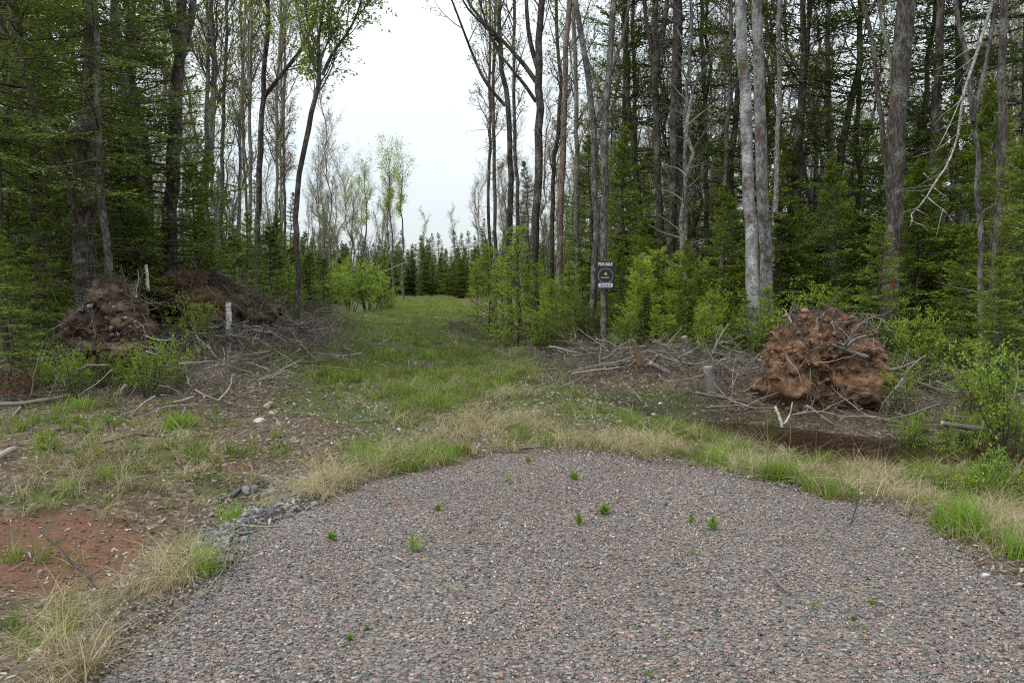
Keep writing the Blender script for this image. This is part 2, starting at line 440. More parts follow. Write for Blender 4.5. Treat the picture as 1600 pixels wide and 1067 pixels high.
M_CUT = wood_mat('cut_wood', ((.28, .2, .13), (.4, .31, .22), (.5, .42, .33)), 40)

# --- foliage
M_FIR = leaf_mat('fir_needles', ((.032, .056, .012), (.078, .116, .022), (.150, .200, .042)), .28)
M_FIR_Y = leaf_mat('light_fir_needles', ((.060, .095, .012), (.125, .180, .024), (.210, .275, .045)), .32)
M_SPRUCE = leaf_mat('spruce_needles', ((.025, .045, .014), (.058, .088, .025), (.108, .145, .042)), .22)
M_LEAF = leaf_mat('spring_leaves', ((.125, .185, .030), (.235, .320, .060), (.36, .44, .11)), .45)
M_BUD = leaf_mat('red_buds', ((.13, .07, .045), (.20, .12, .07), (.24, .19, .09)), .4)
M_OLIVE = leaf_mat('olive_buds', ((.13, .155, .035), (.225, .25, .07), (.32, .34, .11)), .4)
M_SHRUB = leaf_mat('shrub_leaves', ((.100, .165, .014), (.215, .310, .030), (.320, .415, .060)), .45)
M_SHRUB_B = leaf_mat('bright_shrub_leaves', ((.085, .150, .014), (.170, .265, .026), (.260, .360, .050)), .42)
M_SHRUB_D = leaf_mat('dark_shrub_leaves', ((.045, .070, .012), (.095, .135, .020), (.16, .20, .036)), .4)
M_RED = leaf_mat('reddish_shoots', ((.10, .030, .016), (.17, .06, .028), (.22, .11, .05)), .3)
M_GRASS = leaf_mat('green_grass', ((.068, .105, .015), (.125, .178, .026), (.20, .245, .055)), .35)
M_GRASS_B = leaf_mat('bright_grass', ((.085, .165, .012), (.155, .265, .022), (.23, .34, .045)), .4)
M_STRAW = leaf_mat('dry_grass', ((.12, .092, .045), (.25, .205, .11), (.41, .355, .215)), .25)
M_WEED = leaf_mat('weed_leaves', ((.08, .15, .016), (.14, .23, .03), (.20, .30, .06)), .45)
M_LITTER = leaf_mat('leaf_litter', ((.045, .034, .022), (.145, .116, .078), (.36, .32, .255)), .1, .3, .75)

# ------------------------------------------------------------------ the ground
def axis(segs):
    out = [segs[0][0]]
    for a, b, s in segs:
        n = max(1, int(round((b - a) / s))); out += list(np.linspace(a, b, n + 1)[1:])
    return np.array(out)
gx = axis([(-400, -120, 40), (-120, -40, 8), (-40, -16, 1.5), (-16, -9, .35), (-9, 8.5, .09), (8.5, 16, .35), (16, 40, 1.5), (40, 120, 8), (120, 400, 40)])
gy = axis([(-60, -8, 6), (-8, 1.5, .8), (1.5, 15.5, .09), (15.5, 30, .25), (30, 60, .8), (60, 120, 3), (120, 500, 40)])
XX, YY = np.meshgrid(gx, gy)
ZZ = H(XX, YY)
nx, ny = len(gx), len(gy)
vv = np.stack([XX, YY, ZZ - 0.015 * (gravel_sd(XX, YY) < 0)], -1).reshape(-1, 3)
i = np.arange(ny - 1)[:, None] * nx + np.arange(nx - 1)[None]
q = np.stack([i, i + 1, i + nx + 1, i + nx], -1).reshape(-1, 4)
ground = MB().add(vv, q).build('ground', M_GROUND, None, True); tag(ground, kind='structure')
def set_attr(o, name, vals):
    a = o.data.attributes.new(name, 'FLOAT', 'POINT'); a.data.foreach_set('value', np.clip(vals, 0, 1.5).astype(np.float32).ravel())
SOIL = [(110, 855, 130, 62, 1.1), (390, 735, 60, 16, .7), (500, 655, 70, 20, .75), (905, 632, 60, 10, .7), (560, 690, 60, 14, .45), (960, 650, 60, 16, .35), (690, 600, 40, 10, .3),
        (330, 700, 70, 18, .45), (1330, 650, 100, 20, .5), (650, 505, 50, 6, .4), (20, 880, 120, 60, .6), (1150, 600, 60, 20, .3), (30, 640, 120, 25, .25)]
MOSS = [(660, 560, 160, 50, .9), (620, 490, 130, 40, .9), (230, 720, 150, 60, .55), (1000, 640, 150, 26, .65), (700, 650, 170, 50, .6), (1350, 730, 230, 45, .8), (60, 780, 90, 25, .8), (450, 560, 60, 30, .6), (450, 630, 80, 30, .5), (860, 560, 90, 25, .6), (80, 960, 90, 60, .45), (880, 640, 70, 30, .7), (350, 760, 90, 30, .4), (1030, 620, 120, 30, .5), (560, 640, 90, 40, .45)]
SAND = [(345, 578, 30, 9, .6), (330, 602, 22, 8, .4)]
set_attr(ground, 'soil', blobs(XX, YY, SOIL))
clear = sstep(0, 1.5, XX - edge_left(YY)) * sstep(0, 1.5, edge_right(YY) - XX) * sstep(14, 18, YY) * (1 - sstep(78, 82, YY))
set_attr(ground, 'moss', np.maximum(blobs(XX, YY, MOSS), clear * .55))
set_attr(ground, 'sand', blobs(XX, YY, SAND))
ddW = seg_dist(XX, YY, DITCH)
set_attr(ground, 'wet', np.exp(-(ddW / .75) ** 2) * sstep(0.2, 2.2, XX) + .6 * np.exp(-(ddW / .5) ** 2))

# gravel bed: one sheet 4 mm over the ground
ys = axis([(-6, 2.6, .5), (2.6, 8.2, .07)])
gx2 = axis([(-3.2, 4.8, .07)])
X2, Y2 = np.meshgrid(gx2, ys)
sd = gravel_sd(X2, Y2) + .10 * fbm(X2 * 2.1, Y2 * 2.1, o=3, seed=41)
cen = (sd[:-1, :-1] + sd[1:, :-1] + sd[:-1, 1:] + sd[1:, 1:]) / 4
i = np.arange(len(ys) - 1)[:, None] * len(gx2) + np.arange(len(gx2) - 1)[None]
q = np.stack([i, i + 1, i + len(gx2) + 1, i + len(gx2)], -1)[cen < 0].reshape(-1, 4)
used = np.unique(q); remap = np.full(X2.size, -1); remap[used] = np.arange(len(used))
vv = np.stack([X2, Y2, H(X2, Y2) + .004 - .02 * sstep(-.1, .05, sd)], -1).reshape(-1, 3)[used]
bed = MB().add(vv, remap[q]).build('gravel_drive', M_GBED, None, True); tag(bed, kind='structure')

# puddle water lying in the ditch
L = DITCH[1:6]; d = norm(np.gradient(L, axis=0)); nrm = np.stack([-d[:, 1], d[:, 0]], -1)
a = L + nrm * .9; b = L - nrm * 1.0
vv = np.concatenate([np.c_[a, np.full(len(a), -.43)], np.c_[b, np.full(len(b), -.43)]])
q = [[k, k + 1, k + 1 + len(a), k + len(a)] for k in range(len(a) - 1)]
tag(MB().add(vv, [r[::-1] for r in q]).build('puddle_water', M_WATER), kind='structure')

# ------------------------------------------------------------------ scattering (only for what nobody could count)
def proto(me_list):
    """meshes -> unlinked source objects for a scatter"""
    out = []
    for me in me_list:
        out.append(bpy.data.objects.new('source_' + me.name, me))
    return out
def scatter(name, P, rot, scl, var, protos, label=None, cat=None):
    """protos: list of lists of unlinked objects, one list per variant"""
    n = len(P)
    me = bpy.data.meshes.new(name); me.vertices.add(n); me.vertices.foreach_set('co', np.asarray(P, np.float32).ravel())
    for nm, typ, val, key in (('rot', 'FLOAT_VECTOR', rot, 'vector'), ('scl', 'FLOAT_VECTOR', scl, 'vector'), ('var', 'INT', var, 'value')):
        a = me.attributes.new(nm, typ, 'POINT')
        a.data.foreach_set(key, np.asarray(val, np.int32 if typ == 'INT' else np.float32).ravel())
    o = link(name, me); tag(o, label, cat, kind='stuff')
    ng = bpy.data.node_groups.new(name, 'GeometryNodeTree')
    ng.interface.new_socket('Geometry', in_out='INPUT', socket_type='NodeSocketGeometry')
    ng.interface.new_socket('Geometry', in_out='OUTPUT', socket_type='NodeSocketGeometry')
    N = ng.nodes; Lk = ng.links
    gi, go = N.new('NodeGroupInput'), N.new('NodeGroupOutput')
    jn = N.new('GeometryNodeJoinGeometry')
    for obs in reversed(protos):                      # joined inputs come out in reverse
        sub = N.new('GeometryNodeJoinGeometry')
        for ob in obs:
            oi = N.new('GeometryNodeObjectInfo'); oi.inputs['Object'].default_value = ob
            Lk.new(oi.outputs['Geometry'], sub.inputs[0])
        g2i = N.new('GeometryNodeGeometryToInstance'); Lk.new(sub.outputs[0], g2i.inputs[0]); Lk.new(g2i.outputs[0], jn.inputs[0])
    ip = N.new('GeometryNodeInstanceOnPoints')
    Lk.new(gi.outputs[0], ip.inputs['Points']); Lk.new(jn.outputs[0], ip.inputs['Instance'])
    ip.inputs['Pick Instance'].default_value = True
    for nm, typ, sock in (('var', 'INT', 'Instance Index'), ('rot', 'FLOAT_VECTOR', 'Rotation'), ('scl', 'FLOAT_VECTOR', 'Scale')):
        na = N.new('GeometryNodeInputNamedAttribute'); na.data_type = typ; na.inputs['Name'].default_value = nm
        outs = [s for s in na.outputs if s.enabled and s.name == 'Attribute']
        Lk.new(outs[0], ip.inputs[sock])
    Lk.new(ip.outputs[0], go.inputs[0])
    md = o.modifiers.new('scatter', 'NODES'); md.node_group = ng
    return o
def rock_mesh(name, mat, seed, sub=1, flat=.7, jag=.25, smooth=False, cuts=5, lo=.42):
    import bmesh
    bm = bmesh.new(); bmesh.ops.create_icosphere(bm, subdivisions=sub, radius=1.0)
    v = np.array([x.co[:] for x in bm.verts]); f = np.array([[y.index for y in x.verts] for x in bm.faces]); bm.free()
    r = np.random.default_rng(seed)
    k = 1 + jag * vnoise(v[:, 0] * 1.3 + seed * 3.1, v[:, 1] * 1.3, v[:, 2] * 1.3, seed) * 1.6 + (jag * .4 * vnoise(v[:, 0] * 4, v[:, 1] * 4, v[:, 2] * 4, seed + 3) if sub > 1 else 0)
    v = v * k[:, None]
    for _ in range(cuts):                                # broken faces
        nrm = norm(r.normal(size=3)); dd = v @ nrm; lim = r.uniform(lo, lo + .3)
        v = v - np.maximum(dd - lim, 0)[:, None] * nrm
    v *= np.array([1.0, r.uniform(.65, .95), flat * r.uniform(.8, 1.1)])
    return MB().add(v, None, f).mesh(name, mat, smooth)

# gravel stones
def in_view(x, y, m=.03): return (y > 2.6) & (np.abs(x) < (.615 + m) * y + .35)
n = 300000
y = 2.75 + (8.4 - 2.75) * rng.random(n) ** 1.0; x = (rng.random(n) * 2 - 1) * 5.3
sd = gravel_sd(x, y) + .16 * fbm(x * 1.7, y * 1.7, o=3, seed=41)
keep = in_view(x, y) & ((sd < 0) | (rng.random(n) < np.exp(-np.maximum(sd, 0) / .12) * .5))
keep &= rng.random(n) > .55 * sstep(.25, .8, fbm(x * .8, y * .8, o=4, seed=47))
x, y, sd = x[keep], y[keep], sd[keep]; n = len(x)
s = (.0052 + .0098 * rng.random(n) ** 2.6) * (1 + .5 * (rng.random(n) < .04))
scatter('gravel_stones', np.c_[x, y, H(x, y) + s * .35 + .004], rng.random((n, 3)) * np.array([2.0, 2.0, 6.28]) - np.array([1.0, 1.0, 0]), np.repeat(s[:, None], 3, 1) * np.array([1, 1, 1.]),
        rng.integers(0, 6, n), [proto([rock_mesh('stone', M_STONE, 100 + k, 1, .62, .45, False, 8, .28)]) for k in range(6)])

# ------------------------------------------------------------------ grass, litter, twigs
def tuft(name, mat, nb, h, w, lean, spread, seed, K=4, flop=0.0):
    r = np.random.default_rng(seed); m = MB()
    az = r.random(nb) * 6.283; ln = lean * (.3 + r.random(nb)); hh = h * (.55 + .55 * r.random(nb))
    b0 = np.c_[r.normal(size=(nb, 2)) * spread, np.zeros(nb)]
    out = np.c_[np.cos(az), np.sin(az), np.zeros(nb)]; sd_ = np.c_[-np.sin(az), np.cos(az), np.zeros(nb)]
    P = []
    for k in range(K):
        f = k / (K - 1)
        P.append(b0 + out * (hh * ln * (f ** 1.7 + flop * f ** 3))[:, None] + np.array([0, 0, 1.0]) * (hh * (f - (.25 * ln + flop * .65) * f ** 2.6))[:, None])
    P = np.stack(P, 1)
    wd = w * np.linspace(1, .12, K)[None, :, None] * (.7 + .6 * r.random(nb))[:, None, None] * .5
    A = P - sd_[:, None] * wd; B = P + sd_[:, None] * wd
    vv = np.stack([A, B], 2).reshape(-1, 3)
    base = np.arange(nb)[:, None] * K * 2; k = np.arange(K - 1)[None] * 2
    q = np.stack([base + k, base + k + 1, base + k + 3, base + k + 2], -1).reshape(-1, 4)
    return m.add(vv, q, None, np.repeat(r.random(nb), K - 1)).mesh(name, mat)
GREEN_T = [tuft('grass_tuft', M_GRASS, 22, .15 + .03 * k, .0085, .6 + .1 * k, .03, 200 + k) for k in range(4)]
BRIGHT_T = [tuft('bright_tuft', M_GRASS_B, 130, .30, .0075, .55, .085, 220 + k, 5, .14) for k in range(3)]
DRY_T = [tuft('dry_tuft', M_STRAW, 26, .24, .0045, 1.0, .035, 240 + k, 5, .45) for k in range(4)]
def sample(n, ylo, yhi, dens, xr=None):
    """points with probability dens(x, y) 0..1, spread evenly per ground area"""
    y = ylo + (yhi - ylo) * rng.random(n)
    x = (rng.random(n) * 2 - 1) * ((.64 * yhi + .5) if xr is None else xr)
    k = (np.abs(x) < .64 * y + .5)
    x, y = x[k], y[k]
    k = rng.random(len(x)) < dens(x, y)
    return x[k], y[k]
GREEN = [(660, 555, 130, 38, 1.3), (640, 500, 100, 34, 1.2), (655, 640, 60, 30, .6), (590, 728, 52, 22, .9), (700, 715, 32, 14, .8), (285, 662, 52, 20, .9), (120, 632, 28, 10, .7),
         (1130, 700, 90, 22, .8), (1360, 735, 190, 28, .95), (1230, 745, 40, 18, .8), (1510, 800, 50, 50, .8), (180, 745, 50, 22, .5), (100, 700, 80, 40, .3), (90, 960, 90, 60, .22),
         (320, 880, 10, 20, .25), (450, 570, 50, 25, .7), (820, 685, 50, 18, .45), (1000, 690, 80, 22, .6), (1560, 720, 90, 60, .8), (240, 730, 100, 40, .3), (730, 600, 60, 26, .45), (510, 600, 40, 18, .3),
         (1270, 770, 60, 20, .6), (850, 552, 40, 12, .3), (960, 655, 80, 12, .2), (400, 710, 60, 20, .3), (880, 620, 60, 14, .15)]
DRYB = [(560, 765, 90, 18, .6), (520, 780, 40, 12, .5), (820, 685, 80, 26, .5), (1010, 700, 80, 20, .55), (1280, 755, 130, 28, .6), (1420, 770, 120, 34, .55), (1570, 840, 70, 70, .6), (270, 955, 60, 36, .9),
        (190, 1015, 100, 40, .85), (310, 905, 40, 34, .8), (640, 730, 90, 18, .45), (220, 730, 120, 40, .35), (740, 640, 120, 50, .2), (100, 760, 90, 40, .2), (400, 760, 60, 30, .25), (1180, 720, 80, 20, .5), (690, 469, 80, 4, 1.0)]
def patch(x, y, f, s): return np.clip(.42 + 1.5 * fbm(x * f, y * f, o=4, seed=s), 0, 1)
def notgravel(x, y): return (gravel_sd(x, y) + .10 * fbm(x * 1.7, y * 1.7, o=3, seed=41) > .02)
def clearing(x, y): return sstep(0, 1.0, x - edge_left(y)) * sstep(0, 1.0, edge_right(y) - x) * sstep(13, 17, y) * (1 - sstep(79, 81, y))
def dry_ground(x, y): return (H(x, y) > -.42) | (y < 8)
PT, RT, ST, VT = [], [], [], []
def put(x, y, s, v, tilt=.12, dz=-.005):
    n = len(x); PT.append(np.c_[x, y, H(x, y) + dz]); RT.append(np.c_[rng.normal(size=n) * tilt, rng.normal(size=n) * tilt, rng.random(n) * 6.28])
    ST.append(np.repeat(np.asarray(s)[:, None], 3, 1)); VT.append(v)
def flush(name, protos):
    P, Ro, S, Va = (np.concatenate(a) for a in (PT, RT, ST, VT)); scatter(name, P, Ro, S, Va, protos)
    for a in (PT, RT, ST, VT): a.clear()
GP_ = [proto([m]) for m in GREEN_T + DRY_T]
x, y = sample(110000, 3, 16, lambda x, y: notgravel(x, y) * np.clip(blobs(x, y, GREEN) * (.02 + .95 * patch(x, y, 2.1, 51)), 0, .8) * dry_ground(x, y))
put(x, y, (.32 + .8 * rng.random(len(x)) ** 1.6) * (.7 + .6 * patch(x, y, 1.1, 53)), rng.integers(0, 4, len(x)), .25)
x, y = sample(60000, 14, 40, lambda x, y: np.clip(blobs(x, y, GREEN) * .5 * patch(x, y, 1.1, 58) + clearing(x, y) * (.0 + .75 * patch(x, y, 1.0, 57) * (.35 + .65 * np.exp(-((x - .5 * (edge_left(y) + edge_right(y)) - .3) / (.26 * (edge_right(y) - edge_left(y)) + .3)) ** 2))), 0, .9) * (x > edge_left(y) - 2) * (x < edge_right(y) + 1.5))
put(x, y, .5 + .8 * rng.random(len(x)) ** 1.4, rng.integers(0, 4, len(x)), .25)
x, y = sample(60000, 38, 81, lambda x, y: clearing(x, y) * (.15 + .6 * patch(x, y, .35, 68)), 30)
put(x, y, 1.1 + 1.0 * rng.random(len(x)), np.where(rng.random(len(x)) < .06 + .55 * sstep(72, 79, y), rng.integers(4, 8, len(x)), rng.integers(0, 4, len(x))))
x, y = sample(60000, 3, 16, lambda x, y: notgravel(x, y) * np.clip(blobs(x, y, DRYB) * (.05 + 1.1 * patch(x, y, 1.5, 61)) + .22 * patch(x, y, 2.2, 63) * np.exp(-(np.maximum(gravel_sd(x, y), 0) / .28) ** 2) * (y > 6.5), 0, .8) * dry_ground(x, y))
put(x, y, .5 + .8 * rng.random(len(x)), rng.integers(4, 8, len(x)), .35)
x, y = sample(16000, 14, 40, lambda x, y: clearing(x, y) * .30 * patch(x, y, .9, 67))
put(x, y, .7 + .7 * rng.random(len(x)), rng.integers(4, 8, len(x)), .3)
flush('grass', GP_)

def litter_mesh(seed, mat=M_LITTER):
    r = np.random.default_rng(seed); a = r.uniform(.2, .6); w = r.uniform(.5, .8)
    v = [(-1, 0, 0), (-.2, w * .5, a * .4), (.5, w * .4, a * .3), (1, 0, r.uniform(-.1, .4)), (.5, -w * .4, a * .35), (-.2, -w * .5, a * .5), (0, 0, 0)]
    return MB().add(v, [[0, 6, 2, 1], [6, 3, 2, 2][:0] or [0, 5, 4, 6], [6, 4, 3, 2]], None, r.random(3)).mesh('litter_leaf', mat)
LIT = [proto([litter_mesh(300 + k)]) for k in range(5)]
LITD = [(330, 770, 120, 50, .5), (250, 850, 60, 40, .5), (60, 980, 90, 60, .6), (150, 640, 250, 50, .5), (1000, 600, 160, 50, .4), (850, 620, 100, 40, .3), (420, 620, 80, 40, .4), (280, 880, 40, 30, .7)]
x, y = sample(330000, 2.6, 18, lambda x, y: notgravel(x, y) * np.clip(.16 + .6 * blobs(x, y, LITD) * patch(x, y, 1.8, 71), 0, .9) * dry_ground(x, y) * (1 - .5 * np.clip(blobs(x, y, SOIL), 0, 1)))
n = len(x)
put(x, y, .012 + .022 * rng.random(n) ** 1.5 + .0006 * y, rng.integers(0, 5, n), .55, .006)
x, y = sample(40000, 16, 45, lambda x, y: .30 + 0 * x)
put(x, y, .025 + .03 * rng.random(len(x)), rng.integers(0, 5, len(x)), .5, .01)
x, y = sample(1500, 3, 8, lambda x, y: (gravel_sd(x, y) < .1) * .10)
put(x, y, .008 + .010 * rng.random(len(x)), rng.integers(0, 5, len(x)), .4, .02)
flush('leaf_litter', LIT)

def twig_mesh(seed, mat, K=4, r0=.012, bend=.12):
    r = np.random.default_rng(seed); f = np.linspace(-.5, .5, K)
    P = np.c_[f, r.normal(size=K) * bend * .5, np.abs(r.normal(size=K)) * bend * .3]
    return MB().tubes(P, np.linspace(r0, r0 * .5, K) , 4, True, r.random(1)).mesh('twig', mat)
TW = [proto([twig_mesh(320 + k, M_BRUSH)]) for k in range(5)] + [proto([twig_mesh(330 + k, M_STRAW, 4, .006, .1)]) for k in range(2)]
BRUSH = [(1000, 572, 120, 26, 1.0), (1090, 585, 60, 26, 1.0), (1150, 625, 110, 26, .9), (1320, 655, 130, 12, .9), (150, 600, 230, 26, .9), (330, 590, 110, 40, .9), (745, 508, 60, 20, 1.2), (430, 510, 90, 34, 1.1), (520, 488, 50, 14, .9), (570, 475, 30, 8, .7), (420, 550, 70, 26, .8),
         (1480, 620, 120, 30, .8), (890, 575, 60, 20, .5), (330, 640, 80, 14, .5), (850, 530, 60, 14, .6), (60, 600, 120, 30, .5), (340, 520, 90, 40, 1.0), (1400, 665, 50, 14, .8), (250, 520, 60, 40, .8), (1180, 610, 60, 26, .8), (1420, 620, 50, 26, .8), (460, 520, 60, 24, .9)]
x, y = sample(130000, 2.8, 17, lambda x, y: notgravel(x, y) * np.clip(.03 + .5 * blobs(x, y, BRUSH), 0, .9))
n = len(x); ln = .07 + .40 * rng.random(n) ** 2.0
PT.append(np.c_[x, y, H(x, y) + .01 + .05 * rng.random(n) * np.clip(blobs(x, y, BRUSH), 0, 1)]); RT.append(np.c_[rng.normal(size=n) * .1, rng.normal(size=n) * .18, rng.random(n) * 6.28]); ST.append(np.c_[ln, ln * .8, ln]); VT.append(rng.integers(0, 5, n))
x, y = sample(5000, 3, 8.2, lambda x, y: (gravel_sd(x, y) < .0) * .03 + 0 * x)
n = len(x); ln = .05 + .22 * rng.random(n) ** 2
PT.append(np.c_[x, y, H(x, y) + .022]); RT.append(np.c_[rng.normal(size=n) * .05, rng.normal(size=n) * .05, rng.random(n) * 6.28]); ST.append(np.c_[ln, ln * .7, ln * .8]); VT.append(rng.integers(5, 7, n))
flush('twig_litter', TW)
# small pebbles lying on the soil
PEB = [proto([rock_mesh('pebble', M_PEB, 340 + k, 2, .7, .3, False, 9, .35)]) for k in range(4)]
PEBD = [(1000, 635, 130, 30, .5), (430, 650, 60, 22, .5), (560, 690, 130, 30, .3), (430, 760, 60, 34, .9), (350, 850, 50, 34, .9), (460, 790, 50, 14, .7), (700, 670, 160, 40, .15), (120, 870, 130, 60, .15)]
x, y = sample(70000, 3, 16, lambda x, y: notgravel(x, y) * np.clip(.012 + blobs(x, y, PEBD), 0, .9))
put(x, y, .010 + .028 * rng.random(len(x)) ** 2.2, rng.integers(0, 4, len(x)), .5, .004)
flush('pebbles', PEB)
CRS = [proto([rock_mesh('crushed_stone', M_CRUSH, 360 + k, 1, .65, .4, False, 8, .3)]) for k in range(4)]
CRD = [(430, 762, 58, 30, 1.0), (350, 852, 42, 34, 1.0), (395, 808, 46, 26, .8), (470, 792, 40, 12, .9), (500, 740, 40, 16, .4), (310, 905, 26, 30, .5)]
x, y = sample(90000, 4, 9, lambda x, y: np.clip(blobs(x, y, CRD), 0, .95) * (gravel_sd(x, y) > -.12))
put(x, y, .009 + .026 * rng.random(len(x)) ** 2.2, rng.integers(0, 4, len(x)), .6, .005)
flush('crushed_stones', CRS)
# ------------------------------------------------------------------ tree growing
def grow(P0, D0, L, K, wig, up, r):
    """lines of K points from P0 (M,3) along D0, length L (M,), wiggling and turning upwards"""
    M = len(P0); P = [P0]; D = norm(D0); st = (np.asarray(L) / (K - 1))[:, None]
    for k in range(K - 1):
        D = norm(D + r.normal(size=(M, 3)) * wig + np.array([0, 0, up])); P.append(P[-1] + D * st)
    return np.stack(P, 1)
def offshoot(P, Rr, n, s0, s1, ang, r, flat=0.0):
    """n children on each line of P (M,K,3): start points, directions, start radius, position along"""
    M, K, _ = P.shape
    s = np.sort(s0 + (s1 - s0) * (np.arange(n)[None] + r.random((M, n))) / n, axis=1)
    f = s * (K - 1); i0 = np.minimum(f.astype(int), K - 2); fr = (f - i0)[..., None]
    idx = np.arange(M)[:, None]
    p = P[idx, i0] * (1 - fr) + P[idx, i0 + 1] * fr
    T = norm(P[idx, i0 + 1] - P[idx, i0])
    rad = Rr[idx, i0] * (1 - fr[..., 0]) + Rr[idx, i0 + 1] * fr[..., 0]
    rv = r.normal(size=T.shape); rv[..., 2] *= (1 - flat)
    pr = norm(rv - (rv * T).sum(-1, keepdims=True) * T)
    a = ang * (.75 + .5 * r.random((M, n)))[..., None]
    d = T * np.cos(a) + pr * np.sin(a)
    return p.reshape(-1, 3), d.reshape(-1, 3), rad.ravel(), s.ravel()
def trunk_line(Ht, r, bend=.02, K=16):
    z = np.linspace(0, Ht, K); w = np.cumsum(r.normal(size=(K, 2)), 0) * bend * Ht / K; w -= w[0]
    return np.c_[w, z]
def trunk_radii(P, r0, r1=.02, flare=.35):
    z = P[:, 2] - P[0, 2]; f = z / z[-1]
    return r1 + (r0 - r1) * (1 - f) ** .85 + flare * r0 * np.exp(-z / (2.2 * r0 + .01))
def limbs_and_leaves(P, Rr, r, hb, n1, len1, n2, n3, leaf_n, leaf_s, ang1=.75, up=.10, shape='round', dead=0, jit=.5, mind=0.0, tw=1.0):
    """limbs of a broadleaf tree along trunk P; returns (branches MB, leaf points...)"""
    B = MB(); Fo = MB(); Pt = P[None]; Rt = Rr[None]
    p, d, rad, s = offshoot(Pt, Rt, n1, hb, .98, ang1, r, .8)
    f = (s - hb) / (1 - hb)
    prof = {'round': .45 + .9 * np.sqrt(np.clip(f, 0, 1)) * (1 - f ** 3 * .75), 'tall': 1.0 - .55 * f, 'umbrella': .25 + .9 * f ** 1.5}[shape]
    L1 = len1 * prof * (.65 + .6 * r.random(len(s)))
    d = norm(d + np.array([0, 0, .25]))
    R1 = np.minimum(rad * .5, .011 * L1 + .010)
    K1 = 8; A = grow(p, d, L1, K1, .10, up, r); AR = R1[:, None] * np.linspace(1, .22, K1)[None]
    B.tubes(A, AR, 5, False, r.random(len(A)))
    p, d, rad, s = offshoot(A, AR, n2, .22, .98, .75, r)
    L2 = np.repeat(L1, n2) * .42 * (1.1 - .55 * s) * (.6 + .7 * r.random(len(s)))
    K2 = 5; A2 = grow(p, d, L2, K2, .14, up * .8, r); A2R = np.minimum(rad * .55, .008)[:, None] * np.linspace(1, .35, K2)[None] * tw
    B.tubes(A2, A2R, 3, False, r.random(len(A2)))
    p, d, rad, s = offshoot(A2, A2R, n3, .25, 1.0, .65, r)
    L3 = np.repeat(L2, n3) * .5 * (.5 + .8 * r.random(len(s))) + .08
    K3 = 3; A3 = grow(p, d, L3, K3, .15, up * .5, r); A3R = np.maximum(rad * .6, .0022 * tw)[:, None] * np.linspace(1, .6, K3)[None]
    B.tubes(A3, A3R, 3, False, r.random(len(A3)))
    if leaf_n > 0:
        cnt = r.poisson(leaf_n, len(A3)); idx = np.repeat(np.arange(len(A3)), cnt); m = len(idx)
        u = r.random(m) ** .6; q = A3[idx, 0] * (1 - u)[:, None] + A3[idx, 2] * u[:, None] + r.normal(size=(m, 3)) * leaf_s * jit
        dl = norm(r.normal(size=(m, 3)) * .8 + (A3[idx, 2] - A3[idx, 0]) / np.maximum(L3[idx], .01)[:, None] + np.array([0, 0, -.15]))
        Fo.leaves(q, dl, norm(r.normal(size=(m, 3)) * .55 + np.array([0, 0, 1.0])), leaf_s * (.6 + .8 * r.random(m)), leaf_s * (.45 + .4 * r.random(m)), None, .12)
    return B, Fo
def broadleaf_meshes(seed, Ht, r0, hb, n1, len1, n2, n3, leaf_n, leaf_s, bark, leafm, twig=M_TWIG, shape='round', bend=.26, up=.10, ang1=.75, tw=1.0, jit=.5):
    r = np.random.default_rng(seed)
    P = trunk_line(Ht, r, bend); Rr = trunk_radii(P, r0)
    out = {'trunk': MB().tubes(P, Rr, 8, False, None, .10).mesh('trunk', bark, True)}
    B, Fo = limbs_and_leaves(P, Rr, r, hb, n1, len1, n2, n3, leaf_n, leaf_s, ang1, up, shape, tw=tw, jit=jit)
    out['branches'] = B.mesh('branches', twig)
    if Fo.n: out['crown'] = Fo.mesh('crown', leafm)
    return out
